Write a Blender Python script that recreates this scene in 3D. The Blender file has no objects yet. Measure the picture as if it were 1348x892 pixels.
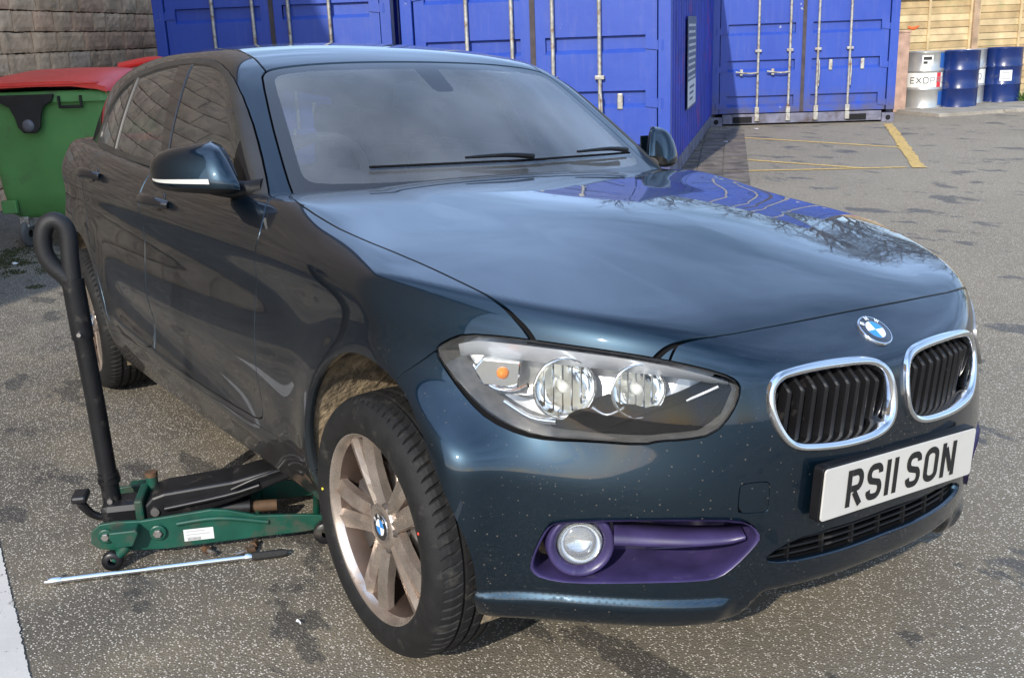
import bpy, bmesh, math, random
import numpy as np
from mathutils import Matrix, Vector
R = math.radians
scene = bpy.context.scene
col = scene.collection
# ------------------------------------------------------------------ camera
cam_d = bpy.data.cameras.new('camera'); cam = bpy.data.objects.new('camera', cam_d); col.objects.link(cam)
cam_d.sensor_width = 36; cam_d.lens = 36 * 1367.46 / 1348; cam_d.clip_start = .05; cam_d.clip_end = 2000
CAM = (1.98882, -1.80147, 1.45078); YAW, PIT, ROL = 2.54506, -.28651, -.03807
_f = Vector((math.cos(YAW) * math.cos(PIT), math.sin(YAW) * math.cos(PIT), math.sin(PIT)))
_r = Vector((math.sin(YAW), -math.cos(YAW), 0)); _u = _r.cross(_f)
_r2 = math.cos(ROL) * _r + math.sin(ROL) * _u; _u2 = -math.sin(ROL) * _r + math.cos(ROL) * _u
_m = Matrix((_r2, _u2, -_f)).transposed().to_4x4(); _m.translation = CAM
cam.matrix_world = _m
scene.camera = cam
# ------------------------------------------------------------------ sky and sun
SUN_AZ, SUN_EL = R(-54), R(30)        # azimuth from +x towards +y
world = bpy.data.worlds.new('World'); scene.world = world; world.use_nodes = True
wn, wl = world.node_tree.nodes, world.node_tree.links
wn.clear()
w_out = wn.new('ShaderNodeOutputWorld'); w_bg = wn.new('ShaderNodeBackground')
w_sky = wn.new('ShaderNodeTexSky'); w_sky.sky_type = 'NISHITA'; w_sky.sun_disc = False
w_sky.sun_elevation = SUN_EL; w_sky.sun_rotation = math.pi / 2 - SUN_AZ
w_sky.air_density = 1.0; w_sky.dust_density = 1.0; w_sky.ozone_density = 1.2
# broken thin cloud over the whole sky
w_tc = wn.new('ShaderNodeTexCoord'); w_sep = wn.new('ShaderNodeSeparateXYZ'); wl.new(w_tc.outputs['Generated'], w_sep.inputs[0])
w_z = wn.new('ShaderNodeMath'); w_z.operation = 'MAXIMUM'; w_z.inputs[1].default_value = .16; wl.new(w_sep.outputs['Z'], w_z.inputs[0])
w_dx = wn.new('ShaderNodeMath'); w_dx.operation = 'DIVIDE'; wl.new(w_sep.outputs['X'], w_dx.inputs[0]); wl.new(w_z.outputs[0], w_dx.inputs[1])
w_dy = wn.new('ShaderNodeMath'); w_dy.operation = 'DIVIDE'; wl.new(w_sep.outputs['Y'], w_dy.inputs[0]); wl.new(w_z.outputs[0], w_dy.inputs[1])
w_cmb = wn.new('ShaderNodeCombineXYZ'); wl.new(w_dx.outputs[0], w_cmb.inputs[0]); wl.new(w_dy.outputs[0], w_cmb.inputs[1])
w_n = wn.new('ShaderNodeTexNoise'); w_n.inputs['Scale'].default_value = .75; w_n.inputs['Detail'].default_value = 7; w_n.inputs['Roughness'].default_value = .55
wl.new(w_cmb.outputs[0], w_n.inputs['Vector'])
w_r = wn.new('ShaderNodeValToRGB'); w_r.color_ramp.elements[0].position = .36; w_r.color_ramp.elements[1].position = .66
w_r.color_ramp.elements[0].color = (0, 0, 0, 1); w_r.color_ramp.elements[1].color = (.7, .7, .7, 1)
wl.new(w_n.outputs['Fac'], w_r.inputs[0])
w_mix = wn.new('ShaderNodeMixRGB'); wl.new(w_r.outputs[0], w_mix.inputs[0]); wl.new(w_sky.outputs[0], w_mix.inputs[1])
w_mix.inputs[2].default_value = (6.9, 10.0, 15.8, 1)
wl.new(w_mix.outputs[0], w_bg.inputs[0]); w_bg.inputs[1].default_value = .15
wl.new(w_bg.outputs[0], w_out.inputs[0])
sun_d = bpy.data.lights.new('sun', 'SUN'); sun = bpy.data.objects.new('sun', sun_d); col.objects.link(sun)
sun_d.energy = 3.9; sun_d.angle = R(.55); sun_d.color = (1.0, .93, .82)
_s = Vector((math.cos(SUN_AZ) * math.cos(SUN_EL), math.sin(SUN_AZ) * math.cos(SUN_EL), math.sin(SUN_EL)))
sun.rotation_euler = _s.to_track_quat('Z', 'Y').to_euler(); sun.location = _s * 40
scene.view_settings.view_transform = 'Standard'; scene.view_settings.look = 'None'
scene.view_settings.gamma = 1; scene.view_settings.exposure = .30; scene.view_settings.use_curve_mapping = False
scene.render.engine = 'CYCLES'; scene.cycles.max_bounces = 8; scene.cycles.transparent_max_bounces = 16
scene.cycles.sample_clamp_indirect = 6
# ------------------------------------------------------------------ helpers
rng = np.random.default_rng(7); random.seed(7)
MATS = {}
def mat(name, base, rough=.5, metal=0., coat=0., spec=.5, var=.0, vscale=8., bump=0., bscale=60., coords='Object', dirt=None, trans=0., ior=1.45, emit=None):
    """procedural principled material: base colour broken up by noise, optional bump and a dirt layer (colour, amount, scale)"""
    if name in MATS: return MATS[name]
    m = bpy.data.materials.new(name); m.use_nodes = True; n, l = m.node_tree.nodes, m.node_tree.links
    b = n['Principled BSDF']; b.inputs['Roughness'].default_value = rough; b.inputs['Metallic'].default_value = metal
    b.inputs['Specular IOR Level'].default_value = spec; b.inputs['Coat Weight'].default_value = coat; b.inputs['Coat Roughness'].default_value = .04
    b.inputs['Transmission Weight'].default_value = trans; b.inputs['IOR'].default_value = ior
    tc = n.new('ShaderNodeTexCoord')
    if coords == 'World':
        tc = n.new('ShaderNodeNewGeometry'); coords = 'Position'
    ns = n.new('ShaderNodeTexNoise'); ns.inputs['Scale'].default_value = vscale; ns.inputs['Detail'].default_value = 6; l.new(tc.outputs[coords], ns.inputs['Vector'])
    hsv = n.new('ShaderNodeHueSaturation'); hsv.inputs['Color'].default_value = (*base, 1)
    mr = n.new('ShaderNodeMapRange'); mr.inputs[3].default_value = 1 - var; mr.inputs[4].default_value = 1 + var
    mr.inputs[1].default_value = .3; mr.inputs[2].default_value = .7
    l.new(ns.outputs['Fac'], mr.inputs[0]); l.new(mr.outputs[0], hsv.inputs['Value'])
    out = hsv.outputs[0]
    if dirt:
        dn = n.new('ShaderNodeTexNoise'); dn.inputs['Scale'].default_value = dirt[2]; dn.inputs['Detail'].default_value = 9; dn.inputs['Roughness'].default_value = .65
        l.new(tc.outputs[coords], dn.inputs['Vector'])
        rp = n.new('ShaderNodeMapRange'); rp.inputs[1].default_value = .62 - dirt[1] * .4; rp.inputs[2].default_value = .78 - dirt[1] * .3
        l.new(dn.outputs['Fac'], rp.inputs[0])
        mx = n.new('ShaderNodeMixRGB'); mx.inputs[2].default_value = (*dirt[0], 1); l.new(rp.outputs[0], mx.inputs[0]); l.new(out, mx.inputs[1]); out = mx.outputs[0]
        rr = n.new('ShaderNodeMapRange'); rr.inputs[3].default_value = rough; rr.inputs[4].default_value = max(rough, .75); l.new(rp.outputs[0], rr.inputs[0]); l.new(rr.outputs[0], b.inputs['Roughness'])
    l.new(out, b.inputs['Base Color'])
    if bump:
        bn = n.new('ShaderNodeTexNoise'); bn.inputs['Scale'].default_value = bscale; bn.inputs['Detail'].default_value = 5; l.new(tc.outputs[coords], bn.inputs['Vector'])
        bp = n.new('ShaderNodeBump'); bp.inputs['Strength'].default_value = bump; bp.inputs['Distance'].default_value = .01
        l.new(bn.outputs['Fac'], bp.inputs['Height']); l.new(bp.outputs[0], b.inputs['Normal'])
    if emit: b.inputs['Emission Color'].default_value = (*emit, 1); b.inputs['Emission Strength'].default_value = 1
    MATS[name] = m
    return m
def link(name, me, parent=None, mats=()):
    o = bpy.data.objects.new(name, me); col.objects.link(o)
    for m in mats: me.materials.append(m)
    if parent is not None: o.parent = parent
    return o
def tag(o, label=None, cat=None, group=None, kind=None):
    if label: o['label'] = label
    if cat: o['category'] = cat
    if group: o['group'] = group
    if kind: o['kind'] = kind
    return o
def empty(name, loc=(0, 0, 0), rz=0., label=None, cat=None, group=None):
    o = bpy.data.objects.new(name, None); col.objects.link(o); o.empty_display_size = .2
    o.location = loc; o.rotation_euler = (0, 0, rz); return tag(o, label, cat, group)
def copy_tree(o, parent=None):
    c = o.copy(); col.objects.link(c); c.parent = parent
    for ch in list(o.children): copy_tree(ch, c)
    return c
class MB:
    """collects polygons; build() links them as one mesh object"""
    def __init__(s): s.v = []; s.f = []; s.sm = []
    def add(s, v, f, smooth=False):
        k = len(s.v); s.v += [tuple(p) for p in v]; s.f += [tuple(i + k for i in q) for q in f]; s.sm += [smooth] * len(f); return s
    def box(s, lo, hi, M=None, ch=0.):
        x0, y0, z0 = lo; x1, y1, z1 = hi
        if ch <= 0:
            v = [(x0, y0, z0), (x1, y0, z0), (x1, y1, z0), (x0, y1, z0), (x0, y0, z1), (x1, y0, z1), (x1, y1, z1), (x0, y1, z1)]
            f = [(0, 3, 2, 1), (4, 5, 6, 7), (0, 1, 5, 4), (1, 2, 6, 5), (2, 3, 7, 6), (3, 0, 4, 7)]
        else:
            bm = bmesh.new(); bmesh.ops.create_cube(bm, size=1)
            for p in bm.verts: p.co = ((x0 + x1) / 2 + p.co.x * (x1 - x0), (y0 + y1) / 2 + p.co.y * (y1 - y0), (z0 + z1) / 2 + p.co.z * (z1 - z0))
            bmesh.ops.bevel(bm, geom=bm.edges[:], offset=ch, segments=2, affect='EDGES', profile=.5)
            bm.verts.index_update(); v = [tuple(p.co) for p in bm.verts]; f = [tuple(q.index for q in g.verts) for g in bm.faces]; bm.free()
        if M is not None: v = [tuple(M @ Vector(p)) for p in v]
        return s.add(v, f)
    def ring(s, rings, close_u=True, cap=True, smooth=True):
        """loft a list of rings (each n points)"""
        n = len(rings[0]); v = [p for r in rings for p in r]; f = []
        for i in range(len(rings) - 1):
            for j in range(n if close_u else n - 1):
                a = i * n + j; b = i * n + (j + 1) % n; f.append((a, b, b + n, a + n))
        s.add(v, f, smooth)
        if cap and close_u:
            s.add(rings[0], [tuple(range(n))[::-1]]); s.add(rings[-1], [tuple(range(n))])
        return s
    def tube(s, path, r, n=12, cap=True, sub=0):
        P = [Vector(p) for p in path]
        if sub: P = crom(P, sub)
        rs = list(r) if hasattr(r, '__len__') else [r] * len(P)
        if len(rs) != len(P): rs = list(np.interp(np.linspace(0, 1, len(P)), np.linspace(0, 1, len(rs)), rs))
        rings = []; t = (P[1] - P[0]).normalized(); a = Vector((0, 0, 1)) if abs(t.z) < .9 else Vector((1, 0, 0)); u = t.cross(a).normalized()
        for i, p in enumerate(P):
            t = (P[min(i + 1, len(P) - 1)] - P[max(i - 1, 0)]).normalized(); u = (u - t * u.dot(t)).normalized(); w = t.cross(u)
            rings.append([p + float(rs[i]) * (math.cos(k * 2 * math.pi / n) * u + math.sin(k * 2 * math.pi / n) * w) for k in range(n)])
        return s.ring(rings, cap=cap)
    def cyl(s, a, b, r, n=16, r2=None): return s.tube([a, b], [r, r if r2 is None else r2], n)
    def lathe(s, prof, n=32, M=None, closed=False, cap=False, smooth=True):
        """profile of (r, h) about local z"""
        rings = []
        for r, h in prof:
            q = [Vector((r * math.cos(2 * math.pi * k / n), r * math.sin(2 * math.pi * k / n), h)) for k in range(n)]
            rings.append([M @ p for p in q] if M is not None else q)
        if closed: rings.append(rings[0])
        return s.ring(rings, cap=cap, smooth=smooth)
    def prism(s, poly, d, M=None, ch=0.):
        """polygon in local xy extruded from z=0 to z=d"""
        bm = bmesh.new(); vs = [bm.verts.new((p[0], p[1], 0)) for p in poly]; fc = bm.faces.new(vs)
        if fc.normal.z > 0 or True: bm.normal_update()
        ext = bmesh.ops.extrude_face_region(bm, geom=[fc]); bmesh.ops.translate(bm, verts=[e for e in ext['geom'] if isinstance(e, bmesh.types.BMVert)], vec=(0, 0, d))
        bmesh.ops.recalc_face_normals(bm, faces=bm.faces[:])
        if ch: bmesh.ops.bevel(bm, geom=[e for e in bm.edges if e.calc_face_angle(0) > .6], offset=ch, segments=2, affect='EDGES', profile=.5)
        bm.verts.index_update(); v = [tuple(p.co) for p in bm.verts]; f = [tuple(q.index for q in g.verts) for g in bm.faces]; bm.free()
        if M is not None: v = [tuple(M @ Vector(p)) for p in v]
        return s.add(v, f)
    def mesh(s, name):
        me = bpy.data.meshes.new(name); me.from_pydata([tuple(p) for p in s.v], [], s.f); me.update()
        me.polygons.foreach_set('use_smooth', s.sm); return me
    def build(s, name, m, parent=None, recalc=True):
        me = s.mesh(name)
        if recalc:
            bm = bmesh.new(); bm.from_mesh(me); bmesh.ops.recalc_face_normals(bm, faces=bm.faces[:]); bm.to_mesh(me); bm.free()
        return link(name, me, parent, [m])
def crom(P, sub):
    out = []
    for i in range(len(P) - 1):
        a, b, c, d = P[max(i - 1, 0)], P[i], P[i + 1], P[min(i + 2, len(P) - 1)]
        for k in range(sub):
            t = k / sub; out.append(.5 * ((2 * b) + (c - a) * t + (2 * a - 5 * b + 4 * c - d) * t * t + (3 * b - a - 3 * c + d) * t ** 3))
    return out + [P[-1]]
def frame(o, x, z):
    """matrix with origin o, local x along x, local z along z"""
    z = Vector(z).normalized(); x = Vector(x); x = (x - z * x.dot(z)).normalized(); y = z.cross(x)
    M = Matrix((x, y, z)).transposed().to_4x4(); M.translation = Vector(o); return M
def sstep(a, b, x):
    t = np.clip((x - a) / (b - a), 0, 1); return t * t * t * (t * (6 * t - 15) + 10)
# ------------------------------------------------------------------ setting
T3 = Vector((.6397, .7686, 0)); W3 = Vector((-.7686, .6397, 0))      # across and into the row of containers
def asphalt():
    m = bpy.data.materials.new('asphalt'); m.use_nodes = True; n, l = m.node_tree.nodes, m.node_tree.links; b = n['Principled BSDF']
    g = n.new('ShaderNodeNewGeometry'); pos = g.outputs['Position']
    def noise(sc, det=6, rough=.55, vec=pos):
        q = n.new('ShaderNodeTexNoise'); q.inputs['Scale'].default_value = sc; q.inputs['Detail'].default_value = det; q.inputs['Roughness'].default_value = rough; l.new(vec, q.inputs['Vector']); return q.outputs['Fac']
    def rng_(src, a, b_, c=0., d=1.):
        q = n.new('ShaderNodeMapRange'); q.inputs[1].default_value = a; q.inputs[2].default_value = b_; q.inputs[3].default_value = c; q.inputs[4].default_value = d; l.new(src, q.inputs[0]); return q.outputs[0]
    def mix(f, a, c):
        q = n.new('ShaderNodeMixRGB'); l.new(f, q.inputs[0])
        for k, v in ((1, a), (2, c)):
            if isinstance(v, tuple): q.inputs[k].default_value = (*v, 1)
            else: l.new(v, q.inputs[k])
        return q.outputs[0]
    def math_(op, a, c):
        q = n.new('ShaderNodeMath'); q.operation = op
        for k, v in ((0, a), (1, c)):
            if isinstance(v, (int, float)): q.inputs[k].default_value = v
            else: l.new(v, q.inputs[k])
        return q.outputs[0]
    v = n.new('ShaderNodeTexVoronoi'); v.inputs['Scale'].default_value = 165; l.new(pos, v.inputs['Vector'])
    sc = n.new('ShaderNodeSeparateColor'); l.new(v.outputs['Color'], sc.inputs[0])
    wide = rng_(noise(.35, 4), .35, .65)
    base = mix(wide, (.270, .222, .148), (.380, .315, .212))
    base = mix(rng_(noise(260, 3), .3, .7), base, (.118, .100, .072))
    # oil and damp stains, stretched along the bays
    mp = n.new('ShaderNodeMapping'); mp.inputs['Rotation'].default_value = (0, 0, R(50)); mp.inputs['Scale'].default_value = (1.0, 2.0, 1); l.new(pos, mp.inputs[0])
    st = rng_(noise(1.75, 9, .64, mp.outputs[0]), .575, .600)
    # darker round the car, paler far off: soiling plus view-angle light put into colour
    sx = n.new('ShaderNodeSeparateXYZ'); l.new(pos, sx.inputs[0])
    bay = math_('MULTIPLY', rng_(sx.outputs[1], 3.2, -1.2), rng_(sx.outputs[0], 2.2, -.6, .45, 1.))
    grime_and_light = math_('MULTIPLY', bay, rng_(noise(1.6, 6, .6), .18, .55))
    base = mix(math_('MULTIPLY', grime_and_light, .82), base, (.074, .068, .058))
    wet = math_('MULTIPLY', st, .66)
    base = mix(wet, base, (.040, .038, .036))
    chip = math_('MULTIPLY', rng_(sc.outputs[0], .60, .70), rng_(v.outputs['Distance'], .46, .34))
    chipc = mix(sc.outputs[1], (.52, .46, .37), (.80, .74, .64))
    base = mix(math_('MULTIPLY', chip, math_('SUBTRACT', .85, math_('MULTIPLY', wet, .75))), base, chipc)
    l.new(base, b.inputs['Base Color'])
    rough = math_('SUBTRACT', .86, math_('MULTIPLY', wet, .35)); l.new(rough, b.inputs['Roughness'])
    hgt = math_('ADD', math_('MULTIPLY', rng_(v.outputs['Distance'], 0, .6, 1, 0), .6), math_('MULTIPLY', noise(180, 4), .6))
    bp = n.new('ShaderNodeBump'); bp.inputs['Strength'].default_value = .55; bp.inputs['Distance'].default_value = .006; l.new(hgt, bp.inputs['Height']); l.new(bp.outputs[0], b.inputs['Normal'])
    return m
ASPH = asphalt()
def grid_sheet(name, x0, x1, y0, y1, nx, ny, z, m):
    v = [(x0 + (x1 - x0) * i / nx, y0 + (y1 - y0) * j / ny, z) for j in range(ny + 1) for i in range(nx + 1)]
    f = [(j * (nx + 1) + i, j * (nx + 1) + i + 1, (j + 1) * (nx + 1) + i + 1, (j + 1) * (nx + 1) + i) for j in range(ny) for i in range(nx)]
    return MB().add(v, f).build(name, m)
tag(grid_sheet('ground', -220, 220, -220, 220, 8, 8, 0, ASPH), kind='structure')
def worn_paint(name, colr, wear, scale=26):
    m = bpy.data.materials.new(name); m.use_nodes = True; n, l = m.node_tree.nodes, m.node_tree.links; b = n['Principled BSDF']; g = n.new('ShaderNodeNewGeometry')
    q = n.new('ShaderNodeTexNoise'); q.inputs['Scale'].default_value = scale; q.inputs['Detail'].default_value = 10; q.inputs['Roughness'].default_value = .7; l.new(g.outputs['Position'], q.inputs['Vector'])
    r = n.new('ShaderNodeMapRange'); r.inputs[1].default_value = wear; r.inputs[2].default_value = wear + .05; l.new(q.outputs['Fac'], r.inputs[0])
    q2 = n.new('ShaderNodeTexNoise'); q2.inputs['Scale'].default_value = 5; q2.inputs['Detail'].default_value = 6; l.new(g.outputs['Position'], q2.inputs['Vector'])
    mx0 = n.new('ShaderNodeMixRGB'); mx0.inputs[1].default_value = (*colr, 1); mx0.inputs[2].default_value = tuple(c * .72 for c in colr) + (1,); l.new(q2.outputs['Fac'], mx0.inputs[0]); l.new(mx0.outputs[0], b.inputs['Base Color'])
    b.inputs['Roughness'].default_value = .8; tr = n.new('ShaderNodeBsdfTransparent'); ms = n.new('ShaderNodeMixShader'); l.new(r.outputs[0], ms.inputs[0]); l.new(b.outputs[0], ms.inputs[1]); l.new(tr.outputs[0], ms.inputs[2])
    bp = n.new('ShaderNodeBump'); bp.inputs['Strength'].default_value = .3; bp.inputs['Distance'].default_value = .004; l.new(q.outputs['Fac'], bp.inputs['Height']); l.new(bp.outputs[0], b.inputs['Normal'])
    l.new(ms.outputs[0], n['Material Output'].inputs[0]); return m
YEL = worn_paint('yellow_line_paint', (.68, .45, .14), .555); WHT = worn_paint('white_line_paint', (.62, .60, .56), .60)
def sheet(name, pts, m, z=.004, parent=None, kind='structure'):
    o = MB().add([(p[0], p[1], z) for p in pts], [tuple(range(len(pts)))]).build(name, m, parent)
    if o.data.polygons[0].normal.z < 0: o.data.flip_normals()
    return tag(o, kind=kind) if kind else o
def ragged(a, b, w, n=60, amp=.006):
    """painted line from a to b with an uneven edge"""
    a, b = np.array(a, float), np.array(b, float); t = (b - a) / np.linalg.norm(b - a); nn = np.array([-t[1], t[0]]); k = np.linspace(0, 1, n)[:, None]
    c = a + (b - a) * k; u = c + nn * (w / 2 + rng.normal(0, amp, (n, 1))); v = c - nn * (w / 2 + rng.normal(0, amp, (n, 1))); return [tuple(p) for p in u] + [tuple(p) for p in v[::-1]]
def strip_mesh(name, pts, m, z):
    n = len(pts) // 2; v = [(p[0], p[1], z) for p in pts]; f = [(i, i + 1, 2 * n - 2 - i, 2 * n - 1 - i) for i in range(n - 1)]
    o = MB().add(v, f).build(name, m)
    if o.data.polygons[0].normal.z < 0: o.data.flip_normals()
    return tag(o, kind='structure')
strip_mesh('white_bay_line', ragged((-2.60, -1.47), (1.2, -1.775),   .16, 420, .0016), WHT, .004)
strip_mesh('yellow_line', ragged((-7.845, 8.644), (-5.52, 8.86), .085, 30, .006), YEL, .004)
strip_mesh('yellow_line', ragged((-6.343, 6.874), (-4.66, 7.13), .075, 30, .006), YEL, .005)
strip_mesh('yellow_line', ragged((-5.55, 6.12), (-4.42, 7.43), .070, 30, .006), YEL, .006)
strip_mesh('yellow_line', ragged((-7.36, 11.17), (-4.30, 7.47), .125, 50, .008), YEL, .008)
# paved strip beside the middle container and broken slabs before the fence
SETT = mat('dark_setts', (.150, .125, .100), .9, var=.4, vscale=5, bump=.5, bscale=30, coords='World', dirt=((.03, .028, .025), .3, 3))
CONC = mat('worn_concrete', (.30, .27, .22), .9, var=.25, vscale=2.5, bump=.4, bscale=40, coords='World', dirt=((.12, .11, .09), .25, 2.2))
tag(MB().box((-.25, 0, -.05), (.55, 5.4, .004), frame((-5.02, 5.02, 0), Vector((.72, .69, 0)), (0, 0, 1))).build('paved_strip', SETT), kind='structure')
ps = [o for o in col.objects if o.name == 'paved_strip'][0]
for j in range(20):
    for i in range(3):
        if random.random() < .12: continue
        x0 = -.24 + i * .265; y0 = .05 + j * .268
        MB().box((x0 + .006, y0 + .006, .0), (x0 + .258, y0 + .260, .010 + random.random() * .008), frame((-5.02, 5.02, 0), Vector((.72, .69, 0)), (0, 0, 1))).build('paving_block', SETT, ps)
FD = Vector((.33, .944, 0)).normalized(); FN = Vector((FD.y, -FD.x, 0))
apron = tag(MB().box((-.3, -1.30, -.05), (22, .35, .015), frame((-8.55, 13.2, 0), FD, (0, 0, 1))).build('concrete_apron', CONC), kind='structure')
x = -.3
for k, wd in enumerate((1.15, .9, 1.3, 1.0, 1.2, 1.1, 1.3, 1.0, 1.2, 1.15, 1.2, 1.1, 1.3, 1.2, 1.1, 1.3, 1.2, 1.1, 1.2)):
    sk = random.uniform(-.05, .05); MB().prism([(x + .012, -1.27 + sk), (x + wd - .012, -1.27 - sk), (x + wd - .012 + sk, .30), (x + .012 + sk, .30)], .035 + random.uniform(-.008, .008), frame((-8.55, 13.2, .008), FD, (0, 0, 1)), .006).build('slab', CONC, apron); x += wd
# ------------------------------------------------------------------ stone wall
STONES = [mat('sandstone_%s' % nm, c, .92, var=.30, vscale=5, bump=.9, bscale=22, coords='World', dirt=((.28, .20, .13), .12, 6)) for nm, c in (('buff', (.76, .50, .29)), ('tan', (.69, .44, .25)), ('grey', (.65, .455, .29)), ('rust', (.70, .41, .235)))]
MORTAR = mat('mortar', (.10, .085, .065), .95, var=.2, bump=.5, bscale=60)
WN = Vector((.6397, .7686, 0)); WO = WN * -5.85
WM = frame(WO, W3, (0, 0, 1))           # local x along the wall (away from the camera), local y: into the yard is -y
wall = empty('stone_wall', label='coursed sandstone building wall behind the green bin', cat='wall')
X0, X1, HH = -5.5, 13.5, 7.8
MB().box((X0, .03, 0), (X1, .45, HH), WM).build('wall_core', MORTAR, wall)
def stone_mesh(w, h, seed):
    r = random.Random(seed); nx, nz = max(5, int(w / .045)), 5; v = []; f = []; d = .05
    for j in range(nz + 1):
        for i in range(nx + 1):
            u, t = i / nx, j / nz; e = min(u, 1 - u, t, 1 - t); px = (u - .5) * w; pz = t * h
            dep = -(.018 + r.uniform(-.0025, .0035)) if e > 0 else -.010
            if e == 0: px += r.uniform(-.006, .006); pz += r.uniform(-.006, .006)
            v.append((px, dep, pz))
    for j in range(nz):
        for i in range(nx): a = j * (nx + 1) + i; f.append((a, a + 1, a + nx + 2, a + nx + 1))
    ring = [i for i in range(nx + 1)] + [(j + 1) * (nx + 1) - 1 for j in range(1, nz + 1)] + [nz * (nx + 1) + i for i in range(nx - 1, -1, -1)] + [j * (nx + 1) for j in range(nz - 1, 0, -1)]
    k = len(v); v += [(v[i][0], d, v[i][2]) for i in ring]; n = len(ring)
    f += [(ring[i], k + i, k + (i + 1) % n, ring[(i + 1) % n]) for i in range(n)]
    return v, f
pool = {}
for w in (.28, .38, .48, .58):
    for s in range(3):
        v, f = stone_mesh(w, .19, int(w * 100) + s); me = MB().add(v, f).mesh('stone')
        for sm_ in range(4):
            m2 = me.copy(); m2.materials.append(STONES[sm_]); pool[w, s, sm_] = m2
cand = []
z = .0
while z < HH - .19:
    x = X0 + random.uniform(0, .3)
    while x < X1 - .5:
        w = random.choice((.28, .38, .38, .48, .48, .58)); cand.append((x + w / 2, z, w)); x += w + .014
    z += .204
cpos = Vector(CAM); MI = WM.inverted()
cand.sort(key=lambda c: (WM @ Vector((c[0], 0, c[1])) - Vector((-10.5, 1.0, 1.5))).length)
rest = MB()
for k, (x, z, w) in enumerate(cand):
    key = (w, random.randrange(3), random.choice((0, 0, 1, 1, 2, 3)))
    if k < 290:
        o = bpy.data.objects.new('stone', pool[key]); col.objects.link(o); o.parent = wall; o.matrix_local = WM @ Matrix.Translation((x, -.0, z + .006))
    else:
        v, f = stone_mesh(w, .19, k); rest.add([WM @ (Vector(p) + Vector((x, 0, z + .006))) for p in v], f)
ro = rest.build('stone_courses', STONES[1], wall, recalc=False); ro['kind'] = 'stuff'
MB().box((X0 - .1, -.25, HH), (X1 + .1, .7, HH + .12), WM, .01).build('eaves', mat('painted_eaves', (.05, .05, .055), .6), wall)
# ------------------------------------------------------------------ shipping containers
def blue_paint():
    m = bpy.data.materials.new('container_blue'); m.use_nodes = True; n, l = m.node_tree.nodes, m.node_tree.links; b = n['Principled BSDF']
    g = n.new('ShaderNodeNewGeometry'); tc = n.new('ShaderNodeTexCoord')
    def noise(sc, det, vec): q = n.new('ShaderNodeTexNoise'); q.inputs['Scale'].default_value = sc; q.inputs['Detail'].default_value = det; q.inputs['Roughness'].default_value = .62; l.new(vec, q.inputs['Vector']); return q.outputs['Fac']
    def rg(s, a, c, d=0., e=1.): q = n.new('ShaderNodeMapRange'); q.inputs[1].default_value = a; q.inputs[2].default_value = c; q.inputs[3].default_value = d; q.inputs[4].default_value = e; l.new(s, q.inputs[0]); return q.outputs[0]
    def mx(f, a, c):
        q = n.new('ShaderNodeMixRGB'); l.new(f, q.inputs[0])
        for k, v in ((1, a), (2, c)):
            if isinstance(v, tuple): q.inputs[k].default_value = (*v, 1)
            else: l.new(v, q.inputs[k])
        return q.outputs[0]
    P = g.outputs['Position']; mp = n.new('ShaderNodeMapping'); mp.inputs['Scale'].default_value = (7, 7, .8); l.new(P, mp.inputs[0])
    c = mx(rg(noise(.9, 5, P), .3, .7), (.018, .052, .32), (.028, .075, .38))
    c = mx(rg(noise(3, 8, mp.outputs[0]), .50, .80, 0, .35), c, (.10, .12, .34))          # chalky run streaks
    c = mx(rg(noise(7, 10, P), .700, .715), c, (.26, .28, .40))                                # scuffs to primer
    sp = n.new('ShaderNodeSeparateXYZ'); l.new(P, sp.inputs[0])
    lowm = n.new('ShaderNodeMath'); lowm.operation = 'MULTIPLY'; l.new(rg(sp.outputs['Z'], .55, .05), lowm.inputs[0]); l.new(rg(noise(4, 9, P), .36, .56), lowm.inputs[1])
    c = mx(lowm.outputs[0], c, (.085, .075, .075))                                            # dirt thrown up from the ground
    l.new(c, b.inputs['Base Color']); b.inputs['Roughness'].default_value = .42
    bp = n.new('ShaderNodeBump'); bp.inputs['Strength'].default_value = .25; bp.inputs['Distance'].default_value = .02; l.new(noise(2.2, 4, P), bp.inputs['Height']); l.new(bp.outputs[0], b.inputs['Normal'])
    return m
CBLUE = blue_paint(); GALV = mat('galvanised_rod', (.42, .41, .37), .48, .5, var=.3, vscale=20, coords='World', dirt=((.20, .11, .055), .30, 16)); GASK = mat('door_gasket', (.06, .05, .055), .8, var=.3)
CRED = mat('side_blue_red', (.020, .040, .33), .5, var=.25, vscale=3, coords='World', dirt=((.30, .035, .075), .16, 1.3)); SILLM = mat('container_sill', (.15, .15, .20), .7, var=.3, coords='World', dirt=((.07, .05, .04), .3, 6))
CW, CH, CL = 2.438, 2.591, 6.058
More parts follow.
